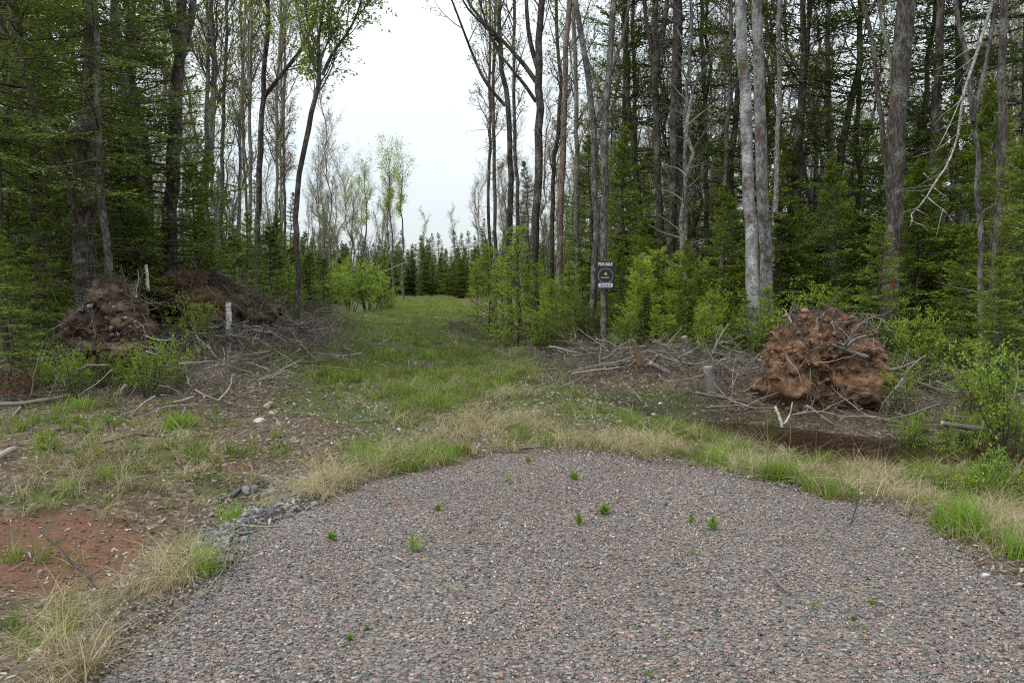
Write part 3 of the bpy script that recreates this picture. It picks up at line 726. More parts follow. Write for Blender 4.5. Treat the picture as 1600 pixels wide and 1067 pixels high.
def fir_meshes(seed, Ht, r0, hb, Rad, mat, needle=.078, nwid=.025, step=.30, per=5, droop=.26, dead=22, dens=12, irregular=.25, twig=M_TWIG_DARK, bark=M_BARK_FIR, power=.8):
    r = np.random.default_rng(seed)
    P = trunk_line(Ht, r, .10, 14); Rr = trunk_radii(P, r0, .008, .3)
    out = {'trunk': MB().tubes(P, Rr, 7, False, None, .08).mesh('trunk', bark, True)}
    B, Fo = MB(), MB()
    zs = np.arange(hb, Ht - .12, step); zs = zs + r.normal(size=len(zs)) * step * .15
    z = np.repeat(zs, per) + r.normal(size=len(zs) * per) * step * .28
    z = np.clip(z, .05, Ht - .06); M = len(z)
    az = np.tile(np.arange(per) * 6.283 / per, len(zs)) + np.repeat(r.random(len(zs)) * 6.283, per) + r.normal(size=M) * .28
    t = np.clip((z - hb) / (Ht - hb), 0, 1)
    side = 1 + irregular * vnoise(np.cos(az) * 1.2 + seed, np.sin(az) * 1.2, z * .6, seed)
    L = Rad * (np.minimum(1 - t, .12 + 1.2 * t + .45) ** power) * side * (.7 + .45 * r.random(M)) + .06
    el = -droop + (.75 + droop) * t ** 1.6 + r.normal(size=M) * .12
    d0 = np.c_[np.cos(az) * np.cos(el), np.sin(az) * np.cos(el), np.sin(el)]
    px = np.interp(z, P[:, 2], P[:, 0]); py = np.interp(z, P[:, 2], P[:, 1])
    K = 7; A = grow(np.c_[px, py, z], d0, L, K, .05, .035, r)
    AR = (.006 + .008 * L)[:, None] * np.linspace(1, .2, K)[None]
    B.tubes(A, AR, 4, False, r.random(M))
    # side sprays lie in the plane of the branch
    for sgn in (-1, 1):
        n = dens
        s = .12 + .86 * (np.arange(n)[None] + r.random((M, n))) / n
        f = s * (K - 1); i0 = np.minimum(f.astype(int), K - 2); fr = (f - i0)[..., None]; ix = np.arange(M)[:, None]
        p = A[ix, i0] * (1 - fr) + A[ix, i0 + 1] * fr; T = norm(A[ix, i0 + 1] - A[ix, i0])
        sd_ = norm(np.cross(T, np.array([0, 0, 1.0])))
        a = .95 + r.normal(size=(M, n)) * .15
        d = T * np.cos(a)[..., None] + sgn * sd_ * np.sin(a)[..., None] + r.normal(size=(M, n, 3)) * .16
        l = L[:, None] * (.50 * (1 - s) + .10) * (.6 + .7 * r.random((M, n))) + .03
        kk = np.maximum(2, np.minimum(7, np.ceil(l / (needle * .75)).astype(int)))
        for j in range(7):
            ok = (kk > j)
            u = (j + .2) / np.maximum(kk, 1)
            q = p + norm(d) * (l * u)[..., None] + np.array([0, 0, -1.0]) * (.10 * l * u * u)[..., None]
            q = q[ok]; dd = norm(d)[ok]; m = len(q)
            if not m: continue
            sgn2 = np.where(r.random(m) < .5, -1, 1)[:, None]
            sd2 = norm(np.cross(dd, np.array([0, 0, 1.0])))
            dl = norm(dd + sgn2 * sd2 * .38 + r.normal(size=(m, 3)) * .16)
            Fo.leaves(q, dl, norm(np.array([0, 0, 1.0]) + r.normal(size=(m, 3)) * .42), needle * (1.0 + .7 * r.random(m)), nwid * (.8 + .7 * r.random(m)), np.clip(.25 + .35 * u[ok] + .45 * r.random(m) * (.4 + s[ok]), 0, 1))
    # needles along the branch itself, and the leader
    for j in range(5):
        s = .25 + .74 * (j + r.random(M)) / 5; f = s * (K - 1); i0 = np.minimum(f.astype(int), K - 2); ix = np.arange(M); fr = (f - i0)[:, None]
        q = A[ix, i0] * (1 - fr) + A[ix, i0 + 1] * fr; T = norm(A[ix, i0 + 1] - A[ix, i0])
        Fo.leaves(q, norm(T + r.normal(size=(M, 3)) * .3), norm(np.array([0, 0, 1.0]) + r.normal(size=(M, 3)) * .4), needle * 1.4 * np.ones(M), nwid * 1.3 * np.ones(M), r.random(M))
    if dead and hb > .5:
        zd = r.uniform(.3, hb + .3, dead); ad = r.random(dead) * 6.283; ed = -.1 + r.normal(size=dead) * .2
        dd = np.c_[np.cos(ad) * np.cos(ed), np.sin(ad) * np.cos(ed), np.sin(ed)]
        ld = Rad * r.uniform(.25, .75, dead)
        A = grow(np.c_[np.interp(zd, P[:, 2], P[:, 0]), np.interp(zd, P[:, 2], P[:, 1]), zd], dd, ld, 6, .10, -.03, r)
        AR = np.full((dead, 1), .008) * np.linspace(1, .3, 6)[None]; B.tubes(A, AR, 3, False, r.random(dead))
        p, d, rad, s = offshoot(A, AR, 5, .2, 1, .8, r); A2 = grow(p, d, np.repeat(ld, 5) * .35, 4, .2, -.03, r)
        B.tubes(A2, np.full((len(A2), 1), .004) * np.linspace(1, .5, 4)[None], 3, False, r.random(len(A2)))
    out['branches'] = B.mesh('branches', twig); out['crown'] = Fo.mesh('crown', mat)
    return out
def shrub_meshes(seed, Ht, Wd, ns, leaf_n, leaf_s, mat, twig=M_TWIG_DARK, n2=9, n3=4, up=.12):
    r = np.random.default_rng(seed)
    az = r.random(ns) * 6.283; sp = r.random(ns) ** .7
    d0 = np.c_[np.cos(az) * sp * Wd / Ht, np.sin(az) * sp * Wd / Ht, np.ones(ns)]
    P0 = np.c_[np.cos(az) * .12 * sp, np.sin(az) * .12 * sp, np.full(ns, -.05)] * max(Wd, .6)
    L = Ht * (.6 + .5 * r.random(ns)); K = 9
    A = grow(P0, d0, L, K, .09, .02, r); AR = (.005 + .0055 * L)[:, None] * np.linspace(1, .18, K)[None]
    S, B, Fo = MB(), MB(), MB()
    S.tubes(A, AR, 5, False, r.random(ns))
    p, d, rad, s = offshoot(A, AR, n2, .18, 1.0, .85, r)
    L2 = np.repeat(L, n2) * .32 * (1.15 - .8 * s) * (.6 + .7 * r.random(len(s))) + .05
    A2 = grow(p, d, L2, 5, .13, up * .5, r); A2R = np.minimum(rad * .6, .006)[:, None] * np.linspace(1, .4, 5)[None]
    B.tubes(A2, A2R, 3, False, r.random(len(A2)))
    p, d, rad, s = offshoot(A2, A2R, n3, .25, 1.0, .75, r)
    L3 = np.repeat(L2, n3) * .45 * (.5 + .8 * r.random(len(s))) + .04
    A3 = grow(p, d, L3, 3, .15, .02, r)
    B.tubes(A3, np.maximum(rad * .5, .0015)[:, None] * np.linspace(1, .6, 3)[None], 3, False, r.random(len(A3)))
    cnt = r.poisson(leaf_n, len(A3)); idx = np.repeat(np.arange(len(A3)), cnt); m = len(idx)
    u = r.random(m) ** .7; q = A3[idx, 0] * (1 - u)[:, None] + A3[idx, 2] * u[:, None] + r.normal(size=(m, 3)) * leaf_s * .35
    dl = norm(r.normal(size=(m, 3)) * .75 + norm(A3[idx, 2] - A3[idx, 0]))
    Fo.leaves(q, dl, norm(r.normal(size=(m, 3)) * .5 + np.array([0, 0, 1.0])), leaf_s * (.6 + .8 * r.random(m)), leaf_s * (.4 + .3 * r.random(m)), None, .12)
    return {'stems': S.mesh('stems', twig), 'branches': B.mesh('branches', twig), 'leaves': Fo.mesh('leaves', mat)}
def plant(kind, meshes, loc, label, cat, group=None, rz=0., s=1., sz=None):
    o = empty(kind, loc, label, cat, group, rz, s)
    if sz: o.scale = (s, s, s * sz)
    for nm, me in meshes.items():
        c = link(nm, me, o)
        if nm != 'trunk': c['kind'] = 'stuff'
    return o

# ------------------------------------------------------------------ source meshes, shared by the copies
FIRS = [fir_meshes(400, 9.5, .10, 1.6, 1.75, M_FIR, irregular=.35), fir_meshes(401, 12.0, .13, 3.0, 1.9, M_SPRUCE, step=.34, irregular=.4, needle=.09, nwid=.03),
        fir_meshes(402, 7.0, .075, .6, 1.55, M_FIR, step=.27, irregular=.3), fir_meshes(403, 14.0, .14, 5.0, 1.7, M_SPRUCE, step=.36, irregular=.5, needle=.10, nwid=.032, dead=40, droop=.25)]
FIR_L = [fir_meshes(410, 4.6, .055, .25, 1.35, M_FIR_Y, step=.22, needle=.055, nwid=.021, dead=0, dens=15), fir_meshes(411, 3.0, .04, .12, .95, M_FIR, step=.17, needle=.055, nwid=.026, dead=0),
         fir_meshes(412, 1.7, .025, .08, .62, M_FIR_Y, step=.13, needle=.045, nwid=.022, dead=0, dens=9), fir_meshes(413, 6.0, .06, .3, 1.7, M_FIR_Y, step=.25, needle=.06, nwid=.024, dead=0, dens=15)]
LEAFY = [broadleaf_meshes(420, 15, .09, .36, 26, 2.3, 8, 6, 2.6, .085, M_BARK_GREY, M_LEAF, tw=1.5), broadleaf_meshes(421, 16, .10, .40, 26, 2.5, 8, 6, 2.4, .09, M_BARK_ASPEN, M_LEAF, up=.14, tw=1.5),
         broadleaf_meshes(422, 12, .08, .28, 24, 1.8, 8, 6, 2.2, .075, M_BARK_ASPEN, M_OLIVE, up=.16, ang1=.6, tw=1.5)]
BARE = [broadleaf_meshes(430, 14, .075, .25, 30, 1.9, 8, 6, 1.3, .06, M_BARK_GREY, M_BUD, M_TWIG_GREY, up=.14, ang1=.65, tw=1.8), broadleaf_meshes(431, 15, .085, .30, 30, 2.2, 8, 6, 1.8, .07, M_BARK_PALE, M_OLIVE, M_TWIG, up=.13, tw=1.8),
        broadleaf_meshes(432, 11, .05, .22, 26, 1.4, 8, 6, 1.2, .06, M_BARK_PALE, M_OLIVE, M_TWIG_GREY, up=.18, ang1=.55, tw=1.8), broadleaf_meshes(433, 13, .07, .22, 30, 1.6, 8, 6, 2.2, .07, M_BARK_DARK, M_OLIVE, M_TWIG, up=.12, tw=1.8)]
SNAG = [broadleaf_meshes(440, 8, .08,   .2, 40, 1.0, 5, 3, 0, .05, M_BARK_PALE, M_BUD, M_TWIG_GREY, ang1=1.1, up=-.03), broadleaf_meshes(441, 10, .07, .15, 46, 1.1, 5, 3, 0, .05, M_BARK_GREY, M_BUD, M_TWIG, ang1=1.2, up=-.04)]
LARCH = [fir_meshes(414 + k, 3.0, .03, .10, [1.0, .85, 1.15][k], M_SHRUB, step=.20, per=4, droop=-.25, irregular=.8, needle=.058, nwid=.021, dead=0, dens=9, power=.6) for k in range(3)]
SHRUBS = [shrub_meshes(450, 2.6, .95, 13, 6, .072, M_SHRUB, n2=11), shrub_meshes(451, 3.0, .9, 12, 6, .075, M_SHRUB, n2=11), shrub_meshes(452, 2.0, 1.1, 12, 6, .062, M_SHRUB_B, n2=10), shrub_meshes(453, 2.3, 1.0, 12, 5, .07, M_SHRUB_D, n2=10)]

# ------------------------------------------------------------------ trees with a place of their own in the photograph
def hero(label, Y, pix, top, bark, kind='bare', group=None, name='broadleaf_tree', seed=0, hb=None, n1=16, len1=2.0, cat='tree', forks=(), leaf=None, lean_keep=.35, S=10, leafn=1.4, leafs=.06, twig=M_TWIG, stubs=0, n2=6, n3=5, flare=.3, ang1=.75, up=.1, forkleaf=False):
    """a tree whose trunk runs through pix = [(px, py, width in px)...] at distance Y, and goes on above the frame up to TOP metres"""
    r = np.random.default_rng(500 + seed)
    pts = np.array([W(px, py, Y) for px, py, _ in pix]); rad = np.array([w * Y / FPX / 2 for _, _, w in pix]) * .88
    g = Hs(pts[0, 0], Y) - .12
    if pts[0, 2] > g + .05:
        d = pts[0] - pts[1]; d = d / abs(d[2]) * (pts[0, 2] - g) * .5; b = pts[0] + d; b[2] = g
        pts = np.vstack([b, pts]); rad = np.r_[rad[0] * (1.0 + flare * .5), rad]
    else: pts[0, 2] = g
    d = norm(pts[-1] - pts[-2])
    if pts[-1, 2] < top:
        n = 5; z0 = pts[-1, 2]
        ext = [pts[-1] + np.array([d[0] / max(d[2], .3) * lean_keep * (z - z0), 0, z - z0]) for z in np.linspace(z0, top, n + 1)[1:]]
        pts = np.vstack([pts, ext]); rad = np.r_[rad, np.linspace(rad[-1], .02, n + 1)[1:]]
    # smooth the line
    K = 26; cum = np.r_[0, np.cumsum(np.linalg.norm(np.diff(pts, axis=0), axis=1))]; u = np.linspace(0, cum[-1], K)
    P = np.stack([np.interp(u, cum, pts[:, k]) for k in range(3)], 1); Rr = np.interp(u, cum, rad)
    for _ in range(2): P[1:-1] = (P[:-2] + 2 * P[1:-1] + P[2:]) / 4
    wv = np.cumsum(r.normal(size=(K, 2)), 0); wv -= np.linspace(0, 1, K)[:, None] * wv[-1]; wv -= wv[0]
    P[:, :2] += wv * .022 * (np.minimum(1, .10 / Rr.mean()) if Rr.mean() < .10 else .15)
    P[1:-1, :2] += r.normal(size=(K - 2, 2)) * np.minimum(.012, Rr[1:-1] * .18)[:, None]
    Rr = Rr + flare * Rr[0] * np.exp(-(P[:, 2] - P[0, 2]) / .35)
    org = P[0].copy(); org[2] += .12
    o = empty(name, org, label, cat, group)
    leafs = max(leafs, .07); leafn = max(leafn, 2.0)
    T = MB().tubes(P - org, Rr, S, False, None, .13)
    B = MB(); Fo = MB()
    hb0 = (hb - P[0, 2]) / (P[-1, 2] - P[0, 2]) if hb else .45
    lines = [(P - org, Rr, hb0, n1, len1)]
    for fk in forks:                                  # each fork: list of (px, py, w), goes on upwards
        fp = np.array([W(px, py, Y) for px, py, _ in fk]); fr = np.array([w * Y / FPX / 2 for _, _, w in fk])
        fd = norm(fp[-1] - fp[-2]); zt = max(fp[-1, 2] + 2.0, min(top * .85, fp[-1, 2] + 5.0))
        m = 4; e = [fp[-1] + np.array([fd[0] * .6, r.normal() * .1, 1.0]) * (zt - fp[-1, 2]) * k / m for k in range(1, m + 1)]
        fp = np.vstack([fp, e]); fr = np.r_[fr, np.linspace(fr[-1], .012, m + 1)[1:]]
        fp[1:, 1] += np.cumsum(r.normal(size=len(fp) - 1)) * .12
        cu = np.r_[0, np.cumsum(np.linalg.norm(np.diff(fp, axis=0), axis=1))]; uu = np.linspace(0, cu[-1], 14)
        FPt = np.stack([np.interp(uu, cu, fp[:, k]) for k in range(3)], 1) - org; FR = np.interp(uu, cu, fr)
        FPt[1:-1] = (FPt[:-2] + 2 * FPt[1:-1] + FPt[2:]) / 4
        T.tubes(FPt, FR, 7, False, None, .1); lines.append((FPt, FR, .3 if not forkleaf else .12, max(6, n1 // 2) if not forkleaf else 14, len1 * .8))
    if stubs:
        zz = r.uniform(.05, .6, stubs); ii = (zz * (K - 1)).astype(int); az = r.random(stubs) * 6.28
        A = grow(P[ii] - org, np.c_[np.cos(az), np.sin(az), r.uniform(-.3, .5, stubs)], r.uniform(.25, 1.1, stubs), 6, .14, .0, r)
        AR = np.full((stubs, 1), .011) * np.linspace(1, .25, 6)[None]; B.tubes(A, AR, 4, False, r.random(stubs))
        p, d, rad, s = offshoot(A, AR, 3, .3, 1, .7, r); A2 = grow(p, d, r.uniform(.1, .4, len(p)), 4, .2, 0, r)
        B.tubes(A2, np.full((len(A2), 1), .005) * np.linspace(1, .4, 4)[None], 3, False, r.random(len(A2)))
    T.build('trunk', bark, o, True)
    for (lp, lr, h0, nn, ll) in lines:
        b, f = limbs_and_leaves(lp, lr, r, h0, nn, ll, n2, n3, 0 if kind == 'dead' else leafn, leafs, ang1, up, tw=1.5)
        if b.n: B.add(np.concatenate(b.v), np.concatenate(b.q) if b.q else None, None, np.concatenate(b.rq))
        if f.n: Fo.add(np.concatenate(f.v), np.concatenate(f.q), None, np.concatenate(f.rq))
    B.build('branches', twig, o)['kind'] = 'stuff'
    if Fo.n: Fo.build('crown', leaf or {'leafy': M_LEAF, 'bare': M_OLIVE, 'bud': M_BUD}.get(kind, M_OLIVE), o)['kind'] = 'stuff'
    return o
GR, GD, GM, GPL, GBI, GA = M_BARK_GREY, M_BARK_DARK, M_BARK_MAPLE, M_BARK_PALE, M_BARK_BIRCH, M_BARK_ASPEN
# right hand wood
hero('white barked birch leaning left just behind the big root ball', 17.0, [(1180, 528, 26), (1173, 420, 22), (1164, 250, 20), (1155, 100, 19), (1148, 0, 18)], 14, GBI, 'bare', 'birches behind the root ball', 'birch_tree', 1, hb=8.5, lean_keep=.9)
hero('grey birch close on the right of the white leaning birch', 17.6, [(1200, 525, 22), (1196, 350, 21), (1191, 170, 19), (1186, 0, 18)], 15, bark_mat('old_birch_bark', (.05, .046, .043), (.135, .125, .12), (.27, .26, .25), lichen=(.36, .36, .35), lich=.65, moss=(.075, .042, .02), vs=(6, 6, 2.5)), 'bare', 'birches behind the root ball', 'birch_tree', 2, hb=8.8)
redtree = hero('thick old maple with a red paint blaze behind the root ball', 16.0, [(1390, 510, 32), (1393, 400, 28), (1399, 250, 29), (1406, 100, 31), (1419, 0, 32)], 15, GM, 'leafy', None, 'maple_tree', 3, hb=8.2, len1=2.6, S=14)
hero('dark crooked slender stem beside the maple with the red blaze', 16.4, [(1384, 330, 9), (1376, 230, 9), (1368, 120, 8), (1357, 50, 8), (1344, 0, 7)], 11, GD, 'bare', None, 'slender_tree', 4, hb=6.2, len1=1.4, lean_keep=.6, stubs=5)
hero('pale curved stem showing left of the blazed maple top', 18, [(1396, 300, 6), (1392, 130, 7), (1378, 60, 6), (1367, 0, 6)], 12, GPL, 'bare', None, 'slender_tree', 5, hb=7, len1=1.3)
hero('dark straight trunk between the blazed maple and the hanging limb', 19, [(1450, 470, 15), (1456, 300, 14), (1460, 150, 14), (1469, 0, 13)], 14, GD, 'bare', None, 'dark_trunk_tree', 6, hb=8.6, stubs=8)
hero('dark mossy trunk near the right edge behind the saplings', 14.5, [(1556, 480, 17), (1561, 350, 15), (1568, 150, 13), (1572, 0, 12)], 13, GD, 'bare', None, 'dark_trunk_tree', 7, hb=6.0, stubs=8)
hero('thin forked tree at upper right that holds the broken limb', 14.8, [(1530, 420, 10), (1524, 250, 9), (1516, 130, 9), (1497, 40, 8), (1484, 0, 8)], 12, GR, 'bare', None, 'slender_tree', 8, hb=7.2, forks=[[(1520, 190, 7), (1535, 110, 7), (1550, 0, 6)]])
hero('slim grey stem standing right of the two birches', 19, [(1207, 495, 10), (1211, 300, 9), (1214, 100, 8), (1216, 0, 8)], 13, GPL, 'bare', None, 'slender_tree', 9, hb=8.6, len1=1.2, stubs=10)
hero('grey trunk with peeling patches rising above the bright shrubs', 22, [(1046, 430, 15), (1050, 250, 14), (1053, 100, 14), (1055, 0, 13)], 15, GM, 'bare', None, 'grey_trunk_tree', 10, hb=9.5, stubs=14)
hero('dark trunk forking high beside the spruce with flat boughs', 23, [(1031, 430, 14), (1027, 280, 12), (1024, 160, 12), (1022, 60, 11)], 14, GD, 'bare', None, 'dark_trunk_tree', 11, hb=8.6, forks=[[(1024, 95, 8), (1012, 60, 7), (1006, 0, 6)], [(1024, 90, 9), (1036, 60, 8), (1042, 0, 7)]], stubs=10)
hero('thin pale dead stem in front of the grey peeling trunk', 21, [(1070, 440, 8), (1073, 250, 7), (1078, 100, 6), (1080, 20, 5)], 9, GPL, 'dead', None, 'dead_tree', 12, hb=5, len1=.8, n1=10, stubs=16, ang1=1.1, up=-.02)
signtree = hero('grey trunk carrying the black for sale board', 19.6, [(943, 550, 13), (943, 470, 13), (945, 250, 12), (950, 110, 11), (956, 0, 10)], 14, GR, 'bare', None, 'grey_trunk_tree', 13, hb=8, stubs=10)
hero('dark twin stem just left of the sign trunk, bent near its top', 21, [(924, 470, 12), (930, 300, 11), (935, 200, 11), (922, 90, 10), (908, 0, 9)], 14, GR, 'bare', None, 'grey_trunk_tree', 14, hb=8.5, forks=[[(934, 190, 8), (948, 130, 7), (975, 60, 5), (985, 0, 5)]], stubs=8)
hero('stout grey tree with long bare limbs over the clearing', 24, [(836, 440, 15), (838, 300, 14), (841, 180, 14), (845, 60, 12), (848, 0, 11)], 15, GM, 'bare', None, 'grey_trunk_tree', 15, hb=8, forks=[[(839, 130, 8), (815, 95, 7), (780, 60, 5), (735, 15, 4)], [(841, 110, 8), (826, 60, 7), (822, 0, 6)], [(838, 160, 6), (812, 120, 5), (790, 105, 4), (765, 60, 3)]], len1=2.6, n3=6, stubs=10)
hero('dark crooked tree with a broken side limb at the clearing edge', 27, [(797, 440, 10), (794, 300, 10), (795, 200, 9), (788, 110, 9), (782, 50, 8), (785, 0, 7)], 14, GD, 'leafy', None, 'dark_trunk_tree', 16, hb=8, forks=[[(790, 166, 6), (775, 150, 5), (758, 132, 5)], [(783, 70, 6), (760, 45, 4), (730, 20, 3)]], leafn=1.0, stubs=10)
hero('rusty barked trunk left of the sign, second behind the shrubs', 22.5, [(872, 440, 12), (876, 300, 12), (881, 150, 10), (889, 0, 9)], 14, bark_mat('rusty_bark', (.04, .025, .02), (.115, .075, .058), (.22, .175, .15), lich=.35), 'bare', None, 'rusty_trunk_tree', 17, hb=8.6, stubs=14)
for k, (px, w, Y, lb, bk) in enumerate([(768, 6, 33, 'first thin dark stem at the left end of the right hand wood', GD), (777, 7, 30, 'thin stem second from the left end of the right hand wood', GR), (815, 7, 29, 'slim stem between the crooked dark tree and the stout grey tree', GR), (861, 8, 28, 'slim dark stem between the stout grey tree and the rusty trunk', GD),
        (903, 9, 27, 'slim grey stem between the rusty trunk and the bent twin stem', GPL), (972, 10, 25, 'slim pale trunk right of the sign above the bright shrubs', GPL), (993, 8, 28, 'slim dark stem left of the forking dark trunk', GD), (1100, 9, 24, 'slim grey stem midway between the pale dead stem and the birches', GR),
        (1126, 8, 21, 'thin mossy stem just left of the leaning white birch', GR), (1252, 9, 21, 'slim grey stem among firs above the root ball', GR), (1300, 10, 23, 'slim pale stem above the right half of the root ball', GPL), (1338, 9, 22, 'slim dark stem left of the dark crooked stem', GD)]):
    r = np.random.default_rng(k + 60)
    j = np.cumsum(r.normal(size=4) * 4)
    hero(lb, Y, [(px, 470, w), (px + j[0], 320, w * .95), (px + j[1], 170, w * .85), (px + j[2], 0, w * .75)], 13 + 2 * r.random(), bk, 'bare' if k % 3 else 'bud', None, 'slender_tree', 20 + k, hb=4.2 + 2.5 * r.random(), len1=1.6, n1=20, n2=7, n3=5, stubs=12)
# left hand wood
hero('massive old maple trunk above the dark root mound at left', 14.0, [(134, 440, 38), (128, 330, 39), (132, 200, 28), (138, 100, 24), (141, 0, 22)], 14, bark_mat('old_maple_bark', (.014, .011, .009), (.048, .036, .030), (.12, .10, .088), lich=.45, moss=(.05, .035, .018), vs=(7, 7, 1.8), bump=1.0), 'leafy', None, 'maple_tree', 40, hb=7.2, len1=2.8, S=16, forks=[[(118, 320, 22), (92, 235, 17), (70, 160, 14), (36, 95, 12), (6, 45, 11)]])
hero('forked grey maple above the brown root mound at left', 17.0, [(262, 430, 27), (270, 320, 24), (272, 220, 22), (280, 110, 19), (284, 70, 18)], 13, GM, 'leafy', None, 'maple_tree', 42, hb=7.6, len1=2.6, S=12, forks=[[(283, 85, 13), (300, 30, 11), (304, 0, 10)], [(281, 90, 12), (267, 30, 10), (262, 0, 9)]])
hero('short broken grey snag beside the forked grey maple', 19, [(342, 432, 9), (341, 350, 8), (340, 275, 7)], 4.2, GPL, 'dead', None, 'snag', 43, hb=3.4, n1=4, len1=.3, n2=2, n3=2, stubs=5)
hero('slim dark tree whose limb rises to the right beside the open sky', 24, [(403, 420, 10), (409, 300, 10), (413, 170, 9), (418, 90, 8), (424, 0, 7)], 13, GD, 'leafy', None, 'slender_tree', 44, hb=7.6, forks=[[(414, 150, 7), (444, 110, 6), (468, 75, 5), (484, 40, 4)]], len1=1.8, leafn=4.0, leafs=.08, forkleaf=True)
hero('sinuous dark tree nearest the open sky on the left', 23, [(465, 440, 10), (470, 360, 10), (478, 270, 9), (488, 190, 9), (497, 160, 8), (504, 120, 8), (499, 70, 5), (508, 0, 4)], 10.2, GD, 'leafy', None, 'sinuous_tree', 45, hb=6.3, forks=[[(504, 118, 6), (518, 85, 5), (545, 50, 4), (560, 20, 3)]], len1=2.6, leafn=6.0, leafs=.095, n1=26, n2=8, flare=.2, forkleaf=True)
for k, (px, w, Y, lb, bk) in enumerate([(376, 6, 28, 'pale thin stem left of the slim dark tree at left', GPL), (388, 7, 26, 'greenish stem close on the left of the slim dark tree', GA), (396, 5, 30, 'thinnest grey stem close on the left of the slim dark tree', GPL), (425, 6, 28, 'olive stem just right of the slim dark tree at left', GA), (436, 5, 33, 'thin olive stem between the slim dark and the sinuous tree', GA),
        (350, 7, 24, 'slim grey stem behind the short broken snag', GR), (323, 8, 22, 'slim grey stem between the forked maple and the snag', GR), (205, 9, 19, 'slim dark stem between the massive maple and the forked maple', GD), (22, 8, 16, 'thin dark stem at the far left edge among fir boughs', GD), (60, 12, 18, 'grey trunk at the left edge behind the leaning maple limb', GR), (446, 5, 36, 'faint reddish stem left of the sinuous tree', GR)]):
    r = np.random.default_rng(k + 90); j = np.cumsum(r.normal(size=4) * 4)
    hero(lb, Y, [(px, 450, w), (px + j[0], 320, w * .95), (px + j[1], 170, w * .85), (px + j[2] + 3, 0, w * .7)], 12 + 2 * r.random(), bk, ['bare', 'bud', 'leafy'][k % 3], None, 'slender_tree', 50 + k, hb=4.5 + 2.5 * r.random(), len1=1.7, n1=20, n2=7, n3=5, stubs=6)
# beyond the clearing
def leafy_far(label, px, ytop, Y, meshes, Hm, name='broadleaf_tree', s=None):
    b = W(px, 440, Y); z = Hs(b[0], Y); top = W(px, ytop, Y)[2]
    return plant(name, meshes, (b[0], Y, z), label, 'tree', None, rng.random() * 6.28, (top - z) / Hm)
FAR_L = [broadleaf_meshes(470 + k, 14, .13, hbk, 20, l1, 7, 6, lf, .15, M_BARK_GREY, M_LEAF, M_TWIG, 'umbrella' if k != 2 else 'round', .10, .12, tw=1.6, jit=1.2) for k, (hbk, l1, lf) in enumerate([(.55, 3.0, 1.5), (.60, 2.8, 2.6), (.5, 3.6, 1.8)])]
leafy_far('round headed tree with forked dark trunk beyond the left end of the clearing', 546, 300, 62, FAR_L[2], 14)
leafy_far('tall sparse tree with a single bare pole beyond the clearing', 575, 262, 70, FAR_L[0], 14)
leafy_far('tall pale green topped tree, left one of the pair beyond the clearing', 615, 250, 76, FAR_L[1], 14)
leafy_far('tall pale green topped tree, right one of the pair beyond the clearing', 630, 258, 74, FAR_L[1], 14)
leafy_far('small leafy tree in the gap at the left edge of the sky', 512, 320, 58, LEAFY[2], 12)

# ------------------------------------------------------------------ the woods around: every tree still a tree of its own
def spots(n, xlo, xhi, ylo, yhi, ok, mind, taken):
    out = []
    for _ in range(n * 60):
        if len(out) >= n: break
        y = rng.uniform(ylo, yhi); x = rng.uniform(xlo, xhi)
        if not ok(x, y) or abs(x) > .66 * y + 1.5: continue
        if any((x - a) ** 2 + (y - b) ** 2 < mind ** 2 for a, b in taken): continue
        out.append((x, y)); taken.append((x, y))
    return out
LAND_R = [(740, 'clearing edge'), (768, 'edge stem'), (797, 'crooked dark tree'), (838, 'stout grey tree'), (872, 'rusty trunk'), (943, 'sign trunk'), (1030, 'forking dark trunk'), (1072, 'pale dead stem'), (1182, 'white birch'), (1275, 'root ball'),
          (1392, 'red blazed maple'), (1457, 'dark straight trunk'), (1560, 'mossy edge trunk'), (1640, 'right edge')]
LAND_L = [(-40, 'left edge'), (22, 'edge stem'), (134, 'massive maple'), (265, 'forked maple'), (342, 'broken snag'), (405, 'slim dark tree'), (470, 'sinuous tree'), (560, 'yellow green bush'), (640, 'clearing end')]
LAND_E = [(440, 'sinuous tree'), (546, 'round headed tree'), (575, 'bare pole tree'), (615, 'left pale tree'), (632, 'right pale tree'), (700, 'far grass'), (745, 'right wood')]
ORD = ['nearest', 'second nearest', 'third nearest', 'fourth nearest', 'fifth nearest', 'sixth nearest', 'seventh nearest', 'eighth nearest', 'ninth nearest', 'tenth nearest', 'eleventh nearest', 'twelfth nearest', 'farthest', 'very farthest', 'last', 'last visible']
def woods(spots_, kinds, label, cat, name, group, land, smin=.8, smax=1.15):
    count = {}
    for (x, y) in sorted(spots_, key=lambda q: q[1]):
        px = float(project(x, y, 1.0)[0]); k = max(0, min(len(land) - 2, sum(px >= q[0] for q in land) - 1))
        m = count[k] = count.get(k, -1) + 1
        lb = '%s %s between the %s and the %s' % (ORD[min(m, 15)], label, land[k][1], land[k + 1][1])
        me = kinds[rng.integers(len(kinds))]
        plant(name, me, (x, y, Hs(x, y) - .05), lb, cat, group, rng.random() * 6.28, rng.uniform(smin, smax), rng.uniform(.9, 1.12))
tk = []
pxof = lambda x, y: 800 + FPX * x / y
right = lambda x, y: x > edge_right(y) + 2.0
left = lambda x, y: x < edge_left(y) - 1.6
SPRUCE_T = fir_meshes(404, 13.5, .14, 5.2, 2.3, M_SPRUCE, step=.55, per=5, droop=.05, irregular=.5, needle=.10, nwid=.036, dead=50, dens=15)
FIR_LEAN = fir_meshes(406, 11.5, .075, 2.9, 1.9, M_FIR, step=.36, per=5, droop=.28, irregular=.5, needle=.052, nwid=.020, dead=30, dens=17)
